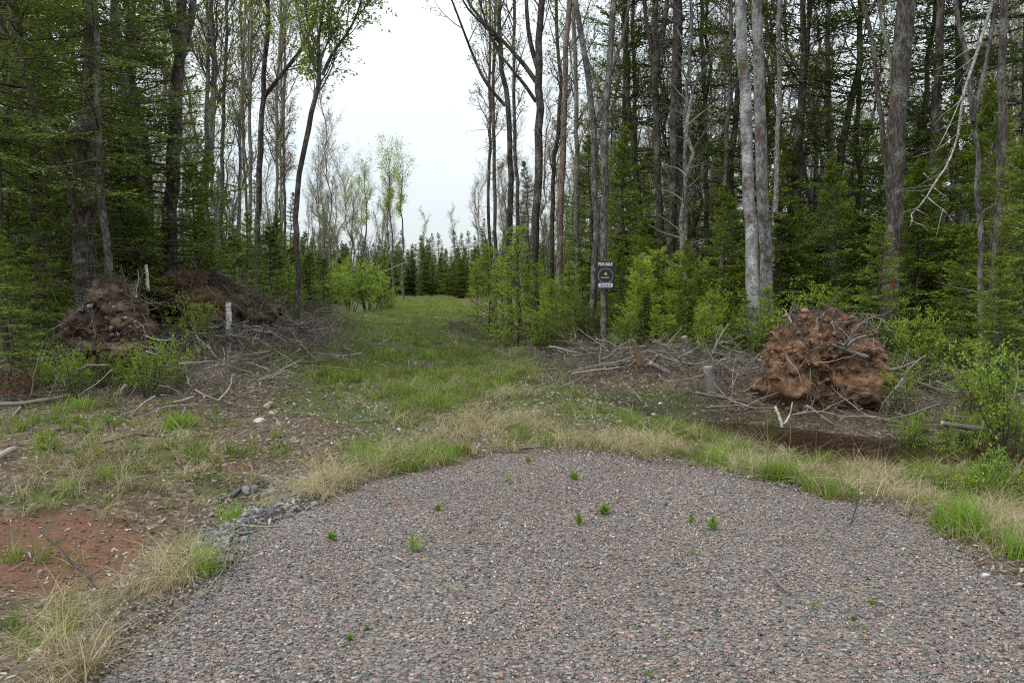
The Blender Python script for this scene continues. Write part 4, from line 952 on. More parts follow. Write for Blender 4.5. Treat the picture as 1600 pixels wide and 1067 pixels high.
SPRUCE_B = fir_meshes(405, 12.5, .13, 2.2, 2.1, M_FIR, step=.42, per=5, droop=.16, irregular=.5, needle=.08, nwid=.029, dead=40, dens=16)
for px, Y, me, lb in [(1068, 24, SPRUCE_T, 'tall spruce with flat spreading boughs high behind the pale dead stem'), (1246, 21, SPRUCE_T, 'tall spruce with flat boughs above the root ball'), (205, 16.2, SPRUCE_B, 'tall fir between the massive maple and the forked maple'),
                      (985, 24.5, SPRUCE_B, 'tall fir between the sign trunk and the forking dark trunk'), (1140, 22, SPRUCE_B, 'tall fir behind the white birch'), (1320, 20.5, SPRUCE_B, 'tall fir left of the red blazed maple'), (1430, 21, SPRUCE_B, 'tall fir between the red blazed maple and the dark straight trunk'), (1510, 19.5, SPRUCE_T, 'tall spruce left of the mossy right edge trunk'), (158, 13.3, FIR_LEAN, 'thin stemmed fir whose drooping boughs hang over the massive maple'), (8, 12.6, FIR_LEAN, 'tall fir with drooping light boughs cut by the left edge'), (55, 14.6, SPRUCE_B, 'tall dark fir behind the low firs at the left edge'), (228, 17.4, SPRUCE_B, 'tall fir close on the left of the forked maple'), (30, 17.5, SPRUCE_B, 'tall fir behind the grey trunk at the left edge'), (96, 19.5, SPRUCE_B, 'tall fir behind the massive maple'), (1610, 18, SPRUCE_T, 'tall spruce behind the right edge firs')]:
    x, z = W(px, 440, Y)[0], 0
    tk.append((x, Y)); plant('spruce_tree' if me is SPRUCE_T else 'fir_tree', me, (x, Y, Hs(x, Y) - .05), lb, 'spruce' if me is SPRUCE_T else 'fir', None, rng.random() * 6.28, rng.uniform(.88, 1.05))
woods(spots(30, -3, 26, 19.5, 38, right, 1.35, tk), [FIRS[2], FIR_L[3], FIR_L[3]], 'dark green fir', 'fir', 'fir_tree', 'firs in the right hand wood', LAND_R)
woods(spots(34, -3, 26, 22, 44, right, 1.3, tk), BARE + [LEAFY[2]], 'slender budding tree', 'tree', 'budding_tree', 'budding trees in the right hand wood', LAND_R)
woods(spots(16, -2, 26, 19, 34, right, 1.0, tk), SNAG, 'twiggy dead stem', 'dead tree', 'dead_tree', 'dead stems in the right hand wood', LAND_R)
woods(spots(26, -2, 22, 16.5, 26, lambda x, y: right(x, y) and x > 2 and (y > 21.5 or pxof(x, y) > 1200), .8, tk), FIR_L[:2], 'small young fir', 'fir', 'young_fir', 'young firs in the right hand wood', LAND_R)
woods(spots(14, -30, -5, 17, 34, lambda x, y: left(x, y) and pxof(x, y) < 250, 1.3, tk), [FIRS[0], FIRS[2], FIRS[1]], 'tall dark fir', 'fir', 'fir_tree', 'firs in the left hand wood', LAND_L)
woods(spots(20, -30, -5, 17, 40, left, 1.2, tk), [FIRS[2], FIR_L[3]], 'bushy dark fir', 'fir', 'fir_tree', 'bushy firs in the left hand wood', LAND_L, .5, .8)
woods(spots(26, -34, -6, 20, 46, lambda x, y: left(x, y) and (pxof(x, y) < 300 or rng.random() < .3), 1.2, tk), BARE + LEAFY + LEAFY, 'slender leafing tree', 'tree', 'leafing_tree', 'leafing trees in the left hand wood', LAND_L)
endw = lambda x, y: 470 < pxof(x, y) < 750
woods(spots(24, -24, -2, 82, 94, endw, 1.6, tk), [FIRS[0], FIRS[2], FIR_L[3]], 'dark spruce', 'spruce', 'spruce_tree', 'spruces across the far end', LAND_E, .5, .85)
woods(spots(13, -26, -2, 84, 104, endw, 1.5, tk), BARE, 'thin leafless tree', 'tree', 'leafless_tree', 'leafless trees across the far end', LAND_E, .75, 1.1)
# the far wood, one mass beyond the trees one can tell apart
FW = FIRS + BARE
n = 560; y = 44 + 80 * rng.random(n); x = (rng.random(n) * 2 - 1) * (.70 * y + 4)
ok = ((x > edge_right(y) + 3) | (x < edge_left(y) - 3) | (y > 100)) & ~((np.abs(800 + FPX * x / y - 610) < 140) & (rng.random(n) < .72)) & ~((np.abs(800 + FPX * x / y - 400) < 90) & (rng.random(n) < .5)); x, y = x[ok], y[ok]; n = len(x); s = rng.uniform(.8, 1.15, n); vr = rng.integers(0, len(FW), n)
s = s * np.where(vr < len(FIRS), .6, 1.0)
scatter('far_wood', np.c_[x, y, H(x, y)], np.c_[np.zeros((n, 2)), rng.random(n) * 6.28], np.repeat(s[:, None], 3, 1), vr, [proto(list(k.values())) for k in FW])
# undergrowth: low young growth under the trees, nobody could count it
UG = SHRUBS + FIR_L + LARCH
n = 2600; y = 16.5 + 30 * rng.random(n) ** 1.2; x = (rng.random(n) * 2 - 1) * (.68 * y + 3)
ok = (x > edge_right(y) + 1.4) | (x < edge_left(y) - 1.0); x, y = x[ok], y[ok]; n = len(x)
s = rng.uniform(.22, .55, n)
scatter('undergrowth', np.c_[x, y, H(x, y)], np.c_[np.zeros((n, 2)), rng.random(n) * 6.28], np.repeat(s[:, None], 3, 1), rng.integers(0, len(UG), n), [proto(list(k.values())) for k in UG])
n = 420; y = 82 + 16 * rng.random(n); x = -34 + 46 * rng.random(n); s = rng.uniform(.45, .8, n)
EG = [FIRS[2], FIR_L[3], FIRS[0]]
scatter('far_undergrowth', np.c_[x, y, H(x, y)], np.c_[np.zeros((n, 2)), rng.random(n) * 6.28], np.repeat(s[:, None], 3, 1), rng.integers(0, 3, n), [proto(list(k.values())) for k in EG])

# ------------------------------------------------------------------ shrubs and young firs with a place of their own
def at(px, Y):
    b = W(px, 440, Y); return (b[0], Y, Hs(b[0], Y) - .02)
HT = {id(LARCH[0]): 3.0, id(LARCH[1]): 3.0, id(LARCH[2]): 3.0, id(FIR_L[0]): 4.6, id(FIR_L[1]): 3.0, id(FIR_L[2]): 1.7, id(FIR_L[3]): 6.0, id(SHRUBS[0]): 2.6, id(SHRUBS[1]): 3.0, id(SHRUBS[2]): 2.0, id(SHRUBS[3]): 2.3}
def bush(px, Y, h, me, label, name='leafy_shrub', cat='shrub', group=None):
    if px < 300 and cat == 'shrub': h *= .68
    s = h / HT[id(me)]
    return plant(name, me, at(px, Y), label, cat, group, rng.random() * 6.28, s)
S0, S1, S2, S3 = SHRUBS
for px, Y, h, me, lb in [
    (746, 30, 2.3, S1, 'light green shrub farthest left at the clearing edge of the right wood'), (764, 26, 2.6, S0, 'light green shrub at the foot of the thin dark stem'),
    (784, 24, 2.2, S1, 'tall light green shrub under the dark crooked tree'), (808, 22, 2.9, S0, 'tallest light green shrub between the crooked and the stout grey tree'),
    (838, 22, 2.0, S1, 'light green shrub at the foot of the stout grey tree'), (864, 20.6, 1.6, S0, 'light green shrub just left of the rusty trunk'),
    (892, 21.5, 2.0, S1, 'light green shrub between the rusty trunk and the sign trunk'), (914, 20.4, 1.5, S3, 'dark low shrub just left of the for sale board'),
    (1001, 18.5, 2.0, S0, 'light green shrub reaching over the right side of the for sale board'), (1004, 19.2, 2.1, S1, 'light green shrub second right of the for sale board'),
    (1032, 20, 2.3, S0, 'light green shrub under the forking dark trunk'), (1064, 19.4, 2.2, S1, 'light green shrub below the pale dead stem'),
    (1096, 20, 2.0, S0, 'light green shrub midway between the pale dead stem and the birches'), (1130, 20, 2.1, S1, 'light green shrub close left of the leaning white birch'),
    (1150, 18.8, 1.4, S3, 'low dark shrub touching the foot of the white birch'), (992, 18, 1.2, S3, 'low dark shrub in front right of the sign trunk'),
    (1052, 18.2, 1.3, S0, 'low shrub behind the stump among the brush on the right'), (1108, 18, 1.2, S3, 'low dark shrub behind the pale cut log'),
    (880, 19, 1.2, S3, 'low dark shrub at the left end of the right hand brush'), (850, 19.4, 1.3, S0, 'low light green shrub left of the right hand brush'), (966, 18.8, .8, S0, 'small light green shrub at the foot of the sign trunk'),
    (1442, 13.8, 1.35, S0, 'yellow green sapling clump right of the root ball'), (1482, 14.6, 1.35, S3, 'yellow green sapling clump left of the mossy right edge trunk'),
    (1330, 15, 1.35, S3, 'yellow green shrub rising behind the root ball'), (1250, 16, 1.55, S1, 'green shrub behind the left half of the root ball'),
    (1588, 9.8, 1.45, S2, 'bright yellow green sapling cut by the right edge'), (1530, 11.6, .8, S2, 'small bright shrub beside the red scrap at right'), (1408, 11.6, .75, S2, 'small bright spray growing on the right flank of the root ball'),
    (1425, 10.3, .55, S2, 'small bright shrub at the right end of the puddle'),
    (228, 11.5, 1.35, S2, 'bright green shrub in front of the dark root mound at left'), (196, 11.8, .9, S2, 'smaller bright shrub left of the bright green one before the root mound'), (268, 11.9, 1.1, S2, 'bright shrub right of the dark root mound'),
    (104, 11.3, 1.15, S2, 'bright leaved sapling left of the dark root mound'), (72, 11.6, .8, S0, 'small green shrub beside the fir boughs at the left edge'),
    (150, 12.0, .9, S3, 'dark green shrub half hiding the dark root mound'), (300, 14.2, 1.0, S0, 'green shrub between the dark and the rust brown mound'), (395, 17.8, 1.2, S3, 'dark green shrub on the right end of the brush mound'),
    (522, 42, 2.5, S0, 'yellow green bush, left one of those beside the far clearing'), (548, 44, 2.9, S2, 'large yellow green bush beside the far clearing'), (577, 44, 3.1, S2, 'roundest yellow green bush next to the far grass'),
    (596, 46, 2.5, S0, 'yellow green bush at the very edge of the far grass'), (442, 27, 1.7, S2, 'bright bush at the foot of the sinuous tree'), (610, 47, 1.1, S2, 'lowest yellow green bush touching the far grass'), (470, 40, 2.6, S2, 'bright bush behind the sinuous tree')]:
    if 740 < px < 1140 and me in (S0, S1) and int(px) % 5:
        bush(px, Y, h * 1.12, LARCH[int(px) % 3], lb.replace('shrub', 'feathery sapling'), 'leafy_sapling', 'sapling')
    else: bush(px, Y, h, me, lb)
rs = shrub_meshes(454, 1.0, .6, 9, 3, .035, M_RED)
HT[id(rs)] = 1.0
bush(14, 11.0, .85, rs, 'reddish leafed shrub at the left edge below the fir boughs'); bush(38, 11.4, .6, rs, 'small reddish shrub right of the one at the left edge')
bush(1568, 9.6, .45, rs, 'low reddish shrub by the fallen log at right'); bush(1545, 9.9, .35, rs, 'smallest reddish shrub above the fallen log at right')
F0, F1, F2, F3 = FIR_L
for px, Y, h, me, lb in [
    (12, 11.8, 2.2, F0, 'low spreading fir filling the left edge'), (62, 12.8, 2.3, F0, 'low fir second from the left edge'), (18, 14.2, 4.4, F3, 'taller fir behind the low ones at the left edge'),
    (80, 15.5, 5.2, F3, 'fir behind the massive maple, left of it'), (196, 16, 4.2, F3, 'light green fir right of the massive maple'), (232, 15.6, 3.4, F0, 'feathery light green fir left of the forked maple'),
    (305, 18, 4.0, F0, 'light green fir right of the forked maple'), (330, 19.6, 4.4, F3, 'fir behind the short broken snag'), (366, 20.5, 2.6, F1, 'dark young fir right of the short broken snag'),
    (388, 23, 3.2, F0, 'light green fir at the foot of the slim dark tree'), (424, 25, 3.0, F1, 'young fir between the slim dark and the sinuous tree'), (452, 29, 2.4, F1, 'dark low fir below the sinuous tree'),
    (482, 32, 2.5, F1, 'dark low fir right of the sinuous tree'), (504, 35, 2.3, F1, 'dark low fir before the yellow green bushes'), (412, 20, 1.3, F2, 'small fir behind the left hand brush'),
    (395, 17.5, .9, F2, 'smallest fir on the left brush heap'),
    (1383, 15.1, 2.9, F0, 'young fir whose flat boughs cross the blazed maple'), (1130, 19.4, 3.9, F3, 'fir left of the white birch with flat dark boughs'), (1562, 13, 2.2, F0, 'low fir beside the mossy right edge trunk'),
    (1500, 15.4, 2.7, F0, 'low fir between the blazed maple and the mossy right edge trunk'), (1600, 13.6, 4.2, F3, 'fir filling the right edge'), (1430, 17.4, 4.2, F3, 'fir behind the blazed maple, right of it'), (1300, 18.5, 4.4, F3, 'fir behind the root ball'),
    (1480, 17.0, 5.4, F3, 'tallest fir left of the mossy right edge trunk'), (1545, 16.5, 5.6, F3, 'tall fir right behind the mossy right edge trunk'), (1345, 18, 3.2, F1, 'dark young fir between the root ball and the blazed maple'),
    (1455, 12.9, .9, F2, 'tiny fir at the foot of the yellow green saplings')]:
    bush(px, Y, h, me, lb, 'young_fir', 'fir')

# ------------------------------------------------------------------ root mounds: plates of earth torn up with their roots
def soil_mat(name, cols, humus, hz=.62):
    t = NT(name); c = t.coord(); p = t.pos()
    m = t.map(p, (1, 1, 2.2))
    n1 = t.noise(m, 2.6, 7, .68); n2 = t.noise(p, 22, 5, .7)
    f = t.math('ADD', t.math('MULTIPLY', n1, .75), t.math('MULTIPLY', n2, .35))
    col = t.ramp(t.rng(f, .36, .80), [(0, cols[0]), (.4, cols[1]), (.72, cols[2]), (1, cols[3])])
    hf = t.rng(t.math('ADD', t.attr('humus'), t.math('MULTIPLY', t.math('SUBTRACT', t.noise(p, 7, 5), .5), 1.1)), .42, .66)
    col = t.mix(hf, col, t.mix(n2, humus, (humus[0] * 3, humus[1] * 2.8, humus[2] * 2.7)))
    return t.done(t.pbr(col, .95, t.bump(t.math('ADD', n2, t.noise(p, 70, 3)), .9, .025), .1))
def blob_mesh(name, mat, cs, seed, org, hollow=None, sub=5, hz=.0):
    """cs: list of (centre, radii); one crumbled body of earth"""
    import bmesh
    bm = bmesh.new(); bmesh.ops.create_icosphere(bm, subdivisions=sub, radius=1.0)
    v0 = np.array([x.co[:] for x in bm.verts]); f = np.array([[y.index for y in x.verts] for x in bm.faces]); bm.free()
    m = MB(); hum = []
    for i, (c, rad) in enumerate(cs):
        v = v0 * np.array(rad); w = v + np.array(c); sd = seed + i * 7
        k = .32 * fbm(w[:, 0] * 1.7, w[:, 1] * 1.7, w[:, 2] * 1.7, 4, sd) + .10 * (1 - 2 * np.abs(fbm(w[:, 0] * 4, w[:, 1] * 4, w[:, 2] * 7, 3, sd + 3))) + .13 * fbm(w[:, 0] * 9, w[:, 1] * 9, w[:, 2] * 11, 3, sd + 5)
        k = k + .07 * np.sin(w[:, 2] * 13 + 2.5 * fbm(w[:, 0] * 2, w[:, 1] * 2, o=2, seed=sd)) * (np.abs(v0[:, 2]) < .8)
        if hollow is not None:
            hd = norm(np.array(hollow[0])); k = k - hollow[1] * np.exp(-((1 - v0 @ hd) / hollow[2]) ** 2)
        v = v * (1 + k)[:, None]
        m.add(v + np.array(c) - org, None, f); hum.append(np.clip(.15 + hz + .5 * v0[:, 2] + .2 * (v0[:, 1] > .2), 0, 1) * (v0[:, 2] > -.4))
    me = m.mesh(name, mat, True)
    a = me.attributes.new('humus', 'FLOAT', 'POINT'); a.data.foreach_set('value', np.concatenate(hum).astype(np.float32))
    return me
def roots(parent, org, cs, n, r, lo, hi, r0, mat=M_DRIFT, zmin=-.1, out=.6):
    for k in range(n):
        c, rad = cs[r.integers(len(cs))]
        d = norm(r.normal(size=3) * np.array([1, .8, .8]) + np.array([0, -.45, .45])); d[2] = max(d[2], zmin)
        p = np.array(c) + d * np.array(rad) * .88
        A = grow(p[None] - org, (d * out + r.normal(size=3) * .45)[None], np.array([r.uniform(lo, hi)]), 8, .28, -.04, r)
        rr = r0 * r.uniform(.5, 1.2)
        mb = MB().tubes(A, rr * np.linspace(1, .25, 8)[None], 5, True, [r.random()])
        B, D, rad2, s = offshoot(A, rr * np.linspace(1, .25, 8)[None], 3, .3, .95, .8, r)
        mb.tubes(grow(B, D, r.uniform(.1, .35, 3), 5, .3, -.03, r), rad2[:, None] * .5 * np.linspace(1, .4, 5)[None], 4, True, r.random(3))
        mb.build('root', mat, parent)
def fibres(parent, org, cs, n, r, mat, lo=.05, hi=.3, rad0=.0025, dirv=(0, -.3, .2), spread=1.0, hang=-.12):
    i = r.integers(len(cs), size=n); c = np.array([x[0] for x in cs])[i]; rad = np.array([x[1] for x in cs])[i]
    d = norm(r.normal(size=(n, 3)) + np.array(dirv)); p = c + d * rad * (.95 + .12 * r.random((n, 1)))
    A = grow(p - org, d * .4 + r.normal(size=(n, 3)) * spread, r.uniform(lo, hi, n), 5, .35, hang, r)
    o = MB().tubes(A, rad0 * r.uniform(.6, 1.8, n)[:, None] * np.linspace(1, .4, 5)[None], 3, False, r.random(n)).build('root_fibres', mat, parent); o['kind'] = 'stuff'
def clods(parent, org, cs, n, r, mat, lo=.015, hi=.07, dirv=(0, -.6, .1)):
    m = MB(); i = r.integers(len(cs), size=n)
    src = [rock_mesh('clod', None, 950 + k, 1, .8, .4) for k in range(4)]
    tri = []
    for me in src:
        v = np.zeros(len(me.vertices) * 3, np.float32); me.vertices.foreach_get('co', v); f = np.zeros(len(me.polygons) * 3, np.int32); me.polygons.foreach_get('vertices', f); tri.append((v.reshape(-1, 3), f.reshape(-1, 3)))
        bpy.data.meshes.remove(me)
    for k in range(n):
        c, rad = cs[i[k]]; d = norm(r.normal(size=3) + np.array(dirv)); v, f = tri[k % 4]; s = lo + (hi - lo) * r.random() ** 2.2
        a = r.random() * 6.28; rot = np.array([[math.cos(a), -math.sin(a), 0], [math.sin(a), math.cos(a), 0], [0, 0, 1]])
        m.add(v @ rot.T * s + np.array(c) + d * np.array(rad) * (1.0 + .22 * r.normal()) * .98 - org, None, f)
    o = m.build('clods', mat, parent); o['kind'] = 'stuff'
    h = o.data.attributes.new('humus', 'FLOAT', 'POINT'); h.data.foreach_set('value', np.repeat(r.random(n) * .45, [len(tri[k % 4][0]) for k in range(n)]).astype(np.float32))
M_SOIL_O = soil_mat('orange_root_soil', ((.026, .017, .012), (.150, .085, .050), (.36, .215, .130), (.54, .40, .28)), (.028, .021, .017))
M_SOIL_B = soil_mat('brown_root_soil', ((.018, .013, .010), (.095, .066, .047), (.20, .148, .105), (.36, .285, .21)), (.022, .016, .013))
M_SOIL_R = soil_mat('rotten_wood_soil', ((.028, .017, .011), (.085, .048, .027), (.15, .090, .052), (.24, .165, .11)), (.04, .03, .023))
M_ROOTLET = wood_mat('rootlets', ((.05, .03, .02), (.16, .095, .06), (.32, .22, .15)))
r = np.random.default_rng(900)
c0 = W(1275, 575, 12.3); gz = Hs(c0[0], 12.3)
org = np.array([c0[0], 12.3, gz]); o = empty('root_ball', org, 'large upturned root ball of orange earth beside the puddle', 'root ball')
cs = [(W(1285, 540, 12.3), (.68, .55, .55)), (W(1240, 556, 12.05), (.40, .42, .50)), (W(1332, 580, 12.2), (.42, .45, .46)), (W(1205, 606, 12.5), (.32, .40, .22)), (W(1282, 612, 12.2), (.66, .45, .34))]
link('soil', blob_mesh('soil', M_SOIL_O, cs, 31, org), o)
roots(o, org, cs[:4], 46, r, .2, .9, .013)
roots(o, org, cs[:1], 12, r, .3, .7, .024, M_TWIG_GREY)
clods(o, org, cs, 800, r, M_SOIL_O)
fibres(o, org, cs[:3], 500, r, M_ROOTLET, .04, .2, .0022, (0, -.9, -.2), .6, -.5)
fibres(o, org, cs, 260, r, M_TWIG_DARK, .06, .28)
fibres(o, org, cs[:1], 130, r, M_TWIG_DARK, .1, .4, .0035, (.3, .2, 1.5), 1.0, -.12)
fibres(o, org, cs, 500, r, M_BRUSH, .03, .13, .002, (0, -.8, 0), .8, -.25)
r = np.random.default_rng(901)
c0 = W(172, 500, 13.0); org = np.array([c0[0], 13.0, Hs(c0[0], 13.0)])
o = empty('root_mound', org, 'dark root mound with a black hollow below the massive maple', 'root mound')
cs = [(W(182, 485, 13.0), (.36, .42, .44)), (W(142, 515, 12.8), (.36, .42, .34)), (W(206, 518, 12.9), (.30, .36, .34)), (W(165, 545, 12.7), (.50, .4, .22))]
link('soil', blob_mesh('soil', M_SOIL_B, cs, 51, org, ((-.42, -.85, -.28), .75, .10), 5, .1), o)
roots(o, org, cs, 44, r, .25, 1.0, .012, M_DRIFT); clods(o, org, cs, 600, r, M_SOIL_B); fibres(o, org, cs, 300, r, M_ROOTLET, .05, .25, .0022, (0, -.9, -.2), .6, -.5); fibres(o, org, cs, 500, r, M_TWIG_DARK, .06, .35); fibres(o, org, cs, 160, r, M_BRUSH, .2, .7, .005, (0, -.5, .5)); fibres(o, org, cs[:1], 90, r, M_TWIG_GREY, .15, .5, .0035, (0, 0, 1.6))
for (px, py, s) in [(197, 497, .055), (185, 522, .05), (203, 510, .04), (211, 503, .045), (140, 478, .07), (178, 480, .04), (213, 464, .03)]:
    me = rock_mesh('stone', M_ROCK_G, int(px), 2, .8); so_ = link('stone', me, o); p = W(px, py, 12.42 if px < 150 else 12.5); so_.location = p - org; so_.scale = (s * .75,) * 3
r = np.random.default_rng(902)
c0 = W(290, 455, 16.2); org = np.array([c0[0], 16.2, Hs(c0[0], 16.2)])
o = empty('root_mound', org, 'rust brown mound of rotten wood below the forked maple', 'root mound')
cs = [(W(283, 450, 16.2), (.50, .45, .34)), (W(312, 468, 16.0), (.42, .4, .28)), (W(268, 430, 16.4), (.16, .2, .2)), (W(258, 474, 16.3), (.35, .4, .26)), (W(325, 490, 15.8), (.45, .4, .25))]
link('soil', blob_mesh('soil', M_SOIL_R, cs, 71, org, None, 4, 0), o)
roots(o, org, cs, 26, r, .25, .9, .012, M_DRIFT); clods(o, org, cs, 500, r, M_SOIL_R); fibres(o, org, cs, 500, r, M_BRUSH, .05, .3); fibres(o, org, cs, 260, r, M_TWIG_GREY, .2, .8, .005, (0, -.5, .5))
r = np.random.default_rng(903)
c0 = W(365, 470, 16.6); org = np.array([c0[0], 16.6, Hs(c0[0], 16.6)])
o = empty('brush_mound', org, 'mound of torn roots and brush right of the rust brown mound', 'brush mound')
cs = [(W(352, 468, 16.6), (.7, .5, .42)), (W(395, 485, 16.8), (.6, .5, .3))]
link('soil', blob_mesh('soil', M_SOIL_B, cs, 81, org, None, 4, .2), o)
roots(o, org, cs, 16, r, .3, .9, .012, M_DRIFT); fibres(o, org, cs, 600, r, M_BRUSH, .1, .5, .004, (0, -.4, .6))

# ------------------------------------------------------------------ brush: the small stuff in one mass
def branchy(seed, mat, r0=.02):
    r = np.random.default_rng(seed); K = 8
    A = grow(np.array([[-.5, 0, 0]]), np.array([[1, r.normal() * .2, .02]]), np.array([1.0]), K, .10, .0, r); AR = r0 * np.linspace(1, .3, K)[None]
    m = MB().tubes(A, AR, 5, True, [r.random()])
    p, d, rad, s = offshoot(A, AR, 5, .15, .95, .75, r, .3); A2 = grow(p, d, r.uniform(.12, .45, len(p)), 5, .14, .0, r); A2R = rad[:, None] * .55 * np.linspace(1, .35, 5)[None]
    m.tubes(A2, A2R, 4, False, r.random(len(p)))
    p, d, rad, s = offshoot(A2, A2R, 3, .2, 1, .7, r); m.tubes(grow(p, d, r.uniform(.04, .16, len(p)), 3, .2, 0, r), np.maximum(rad * .6, .003)[:, None] * np.linspace(1, .5, 3)[None], 3, False, r.random(len(p)))
    return m.mesh('branch', mat)
BR = [proto([branchy(600 + k, M_BRUSH, .006 + .0022 * k)]) for k in range(5)] + [proto([branchy(610 + k, M_DRIFT, .012 + .008 * k)]) for k in range(2)] + [proto([branchy(620, M_TWIG_GREY, .026)])]
x, y = sample(60000, 9, 30, lambda x, y: np.clip(blobs(x, y, BRUSH) * .48, 0, .6) * notgravel(x, y) * (dry_ground(x, y)))
n = len(x); ln = .22 + .75 * rng.random(n) ** 1.4; b = np.clip(blobs(x, y, BRUSH), 0, 1)
scatter('brushwood', np.c_[x, y, H(x, y) + .02 + .42 * b * rng.random(n) ** 1.6], np.c_[rng.normal(size=n) * .5, rng.normal(size=n) * .30, rng.random(n) * 6.28], np.repeat(ln[:, None], 3, 1), np.minimum(rng.integers(0, 15, n) // 2, 7), BR)

# ------------------------------------------------------------------ branches, logs and stumps one can point to
def stick(label, pix, w0, w1, mat=M_DRIFT, Y=None, name='branch', cat='branch', side=(), S=7, end=None, dy=0.0, K=12, lump=.15, up=0.0):
    """a branch through pix; lying branches follow the ground (Y None), standing ones keep the distance Y"""
    if Y is None:
        pts = np.array([G(*q) for q in pix]); Ym = pts[:, 1].mean()
        pts[:, 2] += w0 * Ym / FPX / 2 * .6 + up
    else: pts = np.array([W(*q, Y + dy * i) for i, q in enumerate(pix)]); Ym = Y
    r = np.random.default_rng(int(abs(pix[0][0] * 7 + pix[0][1])))
    cu = np.r_[0, np.cumsum(np.linalg.norm(np.diff(pts, axis=0), axis=1))]; u = np.linspace(0, cu[-1], K)
    P = np.stack([np.interp(u, cu, pts[:, k]) for k in range(3)], 1)
    thin = .78 if cat == 'branch' else .92
    r0, r1 = thin * w0 * Ym / FPX / 2, thin * w1 * Ym / FPX / 2
    P[1:-1] += r.normal(size=(K - 2, 3)) * min(.012, cu[-1] * .012)
    P[1:-1] = (P[:-2] + 2 * P[1:-1] + P[2:]) / 4
    org = P[0].copy(); o = empty(name, org, label, cat)
    m = MB().tubes(P - org, np.linspace(r0, r1, K), S, True, [r.random()], lump)
    m.build('limb' if cat == 'branch' else 'wood', mat, o, True)
    if cat == 'branch' and mat not in (M_STRAW, M_BIRCH_LOG) and cu[-1] > .25:
        n = 2 + int(cu[-1] * 3); p, d, rad, s = offshoot((P - org)[None], np.linspace(r0, r1, K)[None], n, .15, .98, .8, r)
        A2 = grow(p, d + np.array([0, 0, .2]), cu[-1] * r.uniform(.08, .28, n), 5, .18, 0, r)
        for k in range(n): MB().tubes(A2[k], np.maximum(.35 * rad[k], .0025) * np.linspace(1, .35, 5), 4, True, [r.random()]).build('twig', mat, o)
    sm = MB()
    for sd in side:
        q = np.array([W(*z, Ym) for z in sd]) if Y is not None else np.array([G(*z) for z in sd]) + np.array([0, 0, .02])
        cu = np.r_[0, np.cumsum(np.linalg.norm(np.diff(q, axis=0), axis=1))]; u = np.linspace(0, cu[-1], 6)
        q = np.stack([np.interp(u, cu, q[:, k]) for k in range(3)], 1)
        MB().tubes(q - org, np.linspace(r1 * .9 + .002, r1 * .3 + .0015, 6), 4, True, [r.random()]).build('side_twig', mat, o)
    if end is not None:
        for e, kk in ((0, 1), (-1, -2)):
            dd = norm(P[e] - P[kk]); rr = (r0 if e == 0 else r1) * 1.0
            c = P[e] + dd * .002
            MB().tubes(np.stack([c, c + dd * .004]) - org, np.array([rr, rr]) * .93, 10).build('cut_end', end, o)
    return o
YB = 13.2
stick('pale grey cut log standing in the brush left of the root ball', [(1106, 573), (1109, 592), (1114, 616)], 17, 21, M_TWIG_GREY, 12.5, 'log', 'log', end=M_DRIFT, S=14, lump=.16)
stick('whitish log slanting up at the left end of the right hand brush', [(906, 544), (930, 556), (958, 570)], 8, 9, M_DRIFT, 15.2, 'log', 'log', S=9)
stick('antler shaped pale branch standing above the brush by the root ball', [(1113, 556), (1119, 540), (1127, 522), (1138, 506)], 7, 3, M_DRIFT, 13.4, side=[[(1120, 538), (1119, 524), (1124, 514)], [(1126, 533), (1140, 537)]])
stick('long pale pole lying in front of the standing cut log', [(1086, 614), (1120, 621), (1160, 627), (1200, 634)], 7, 4, M_DRIFT, 11.9, dy=.05)
stick('second pale pole right below the long pole', [(1105, 637), (1150, 633), (1215, 640)], 5, 3, M_DRIFT, 11.7)
stick('long thin stick pointing left out of the right hand brush', [(884, 583), (940, 570), (990, 558), (1000, 552)], 3, 4, M_DRIFT, 14.0)
stick('grey stick running under the long thin stick', [(893, 585), (930, 578), (975, 574)], 5, 3, M_DRIFT, 14.1, side=[[(938, 577), (937, 560), (939, 542)]])
stick('pale broken log end leaning in the middle of the right hand brush', [(1016, 567), (1030, 575), (1047, 584)], 9, 9, M_DRIFT, 13.6, 'log', 'log', S=9, end=M_CUT)
stick('short brown log with a pale cut end among the brush', [(1010, 572), (1022, 563), (1027, 556)], 8, 8, M_BROWNWOOD, 13.9, 'log', 'log', S=9, end=M_CUT)
stick('dark upright stump with spread feet among the brush', [(1001, 573), (996, 552), (990, 531)], 13, 7, M_BROWNWOOD, 13.9, 'stump', 'stump', side=[[(1000, 560), (985, 570), (978, 577)], [(1000, 562), (1008, 574)]], S=9)
stick('broken off stump leaning left of the antler branch', [(1081, 562), (1076, 548), (1069, 526)], 9, 11, M_TWIG_GREY, 14.5, 'stump', 'stump', S=9, end=M_CUT)
stick('twisted stick curving along the foot of the brush', [(1030, 585), (1037, 595), (1060, 598), (1078, 597)], 3, 2, M_DRIFT, 13)
stick('thin stick sticking out above the brush near the sign trunk', [(966, 543), (975, 551), (983, 558)], 3, 2, M_DRIFT, 14.6)
stick('white forked twig standing at the edge of the puddle', [(1222, 668), (1218, 652), (1211, 635)], 6, 5, M_BIRCH_LOG, 10.9, side=[[(1224, 664), (1231, 655), (1236, 642), (1238, 628)]])
stick('thick grey stick leaning on the puddle bank under the root ball', [(1260, 634), (1280, 648), (1303, 664)], 7, 6, M_DRIFT, 11.2)
stick('curved stick hanging over the puddle', [(1238, 648), (1280, 641), (1320, 652), (1368, 650)], 3, 2, M_BRUSH, 11.1)
stick('smooth grey pole lying right of the root ball', [(1418, 593), (1450, 604), (1503, 623)], 6, 7, M_DRIFT, 12.4, 'pole', 'branch')
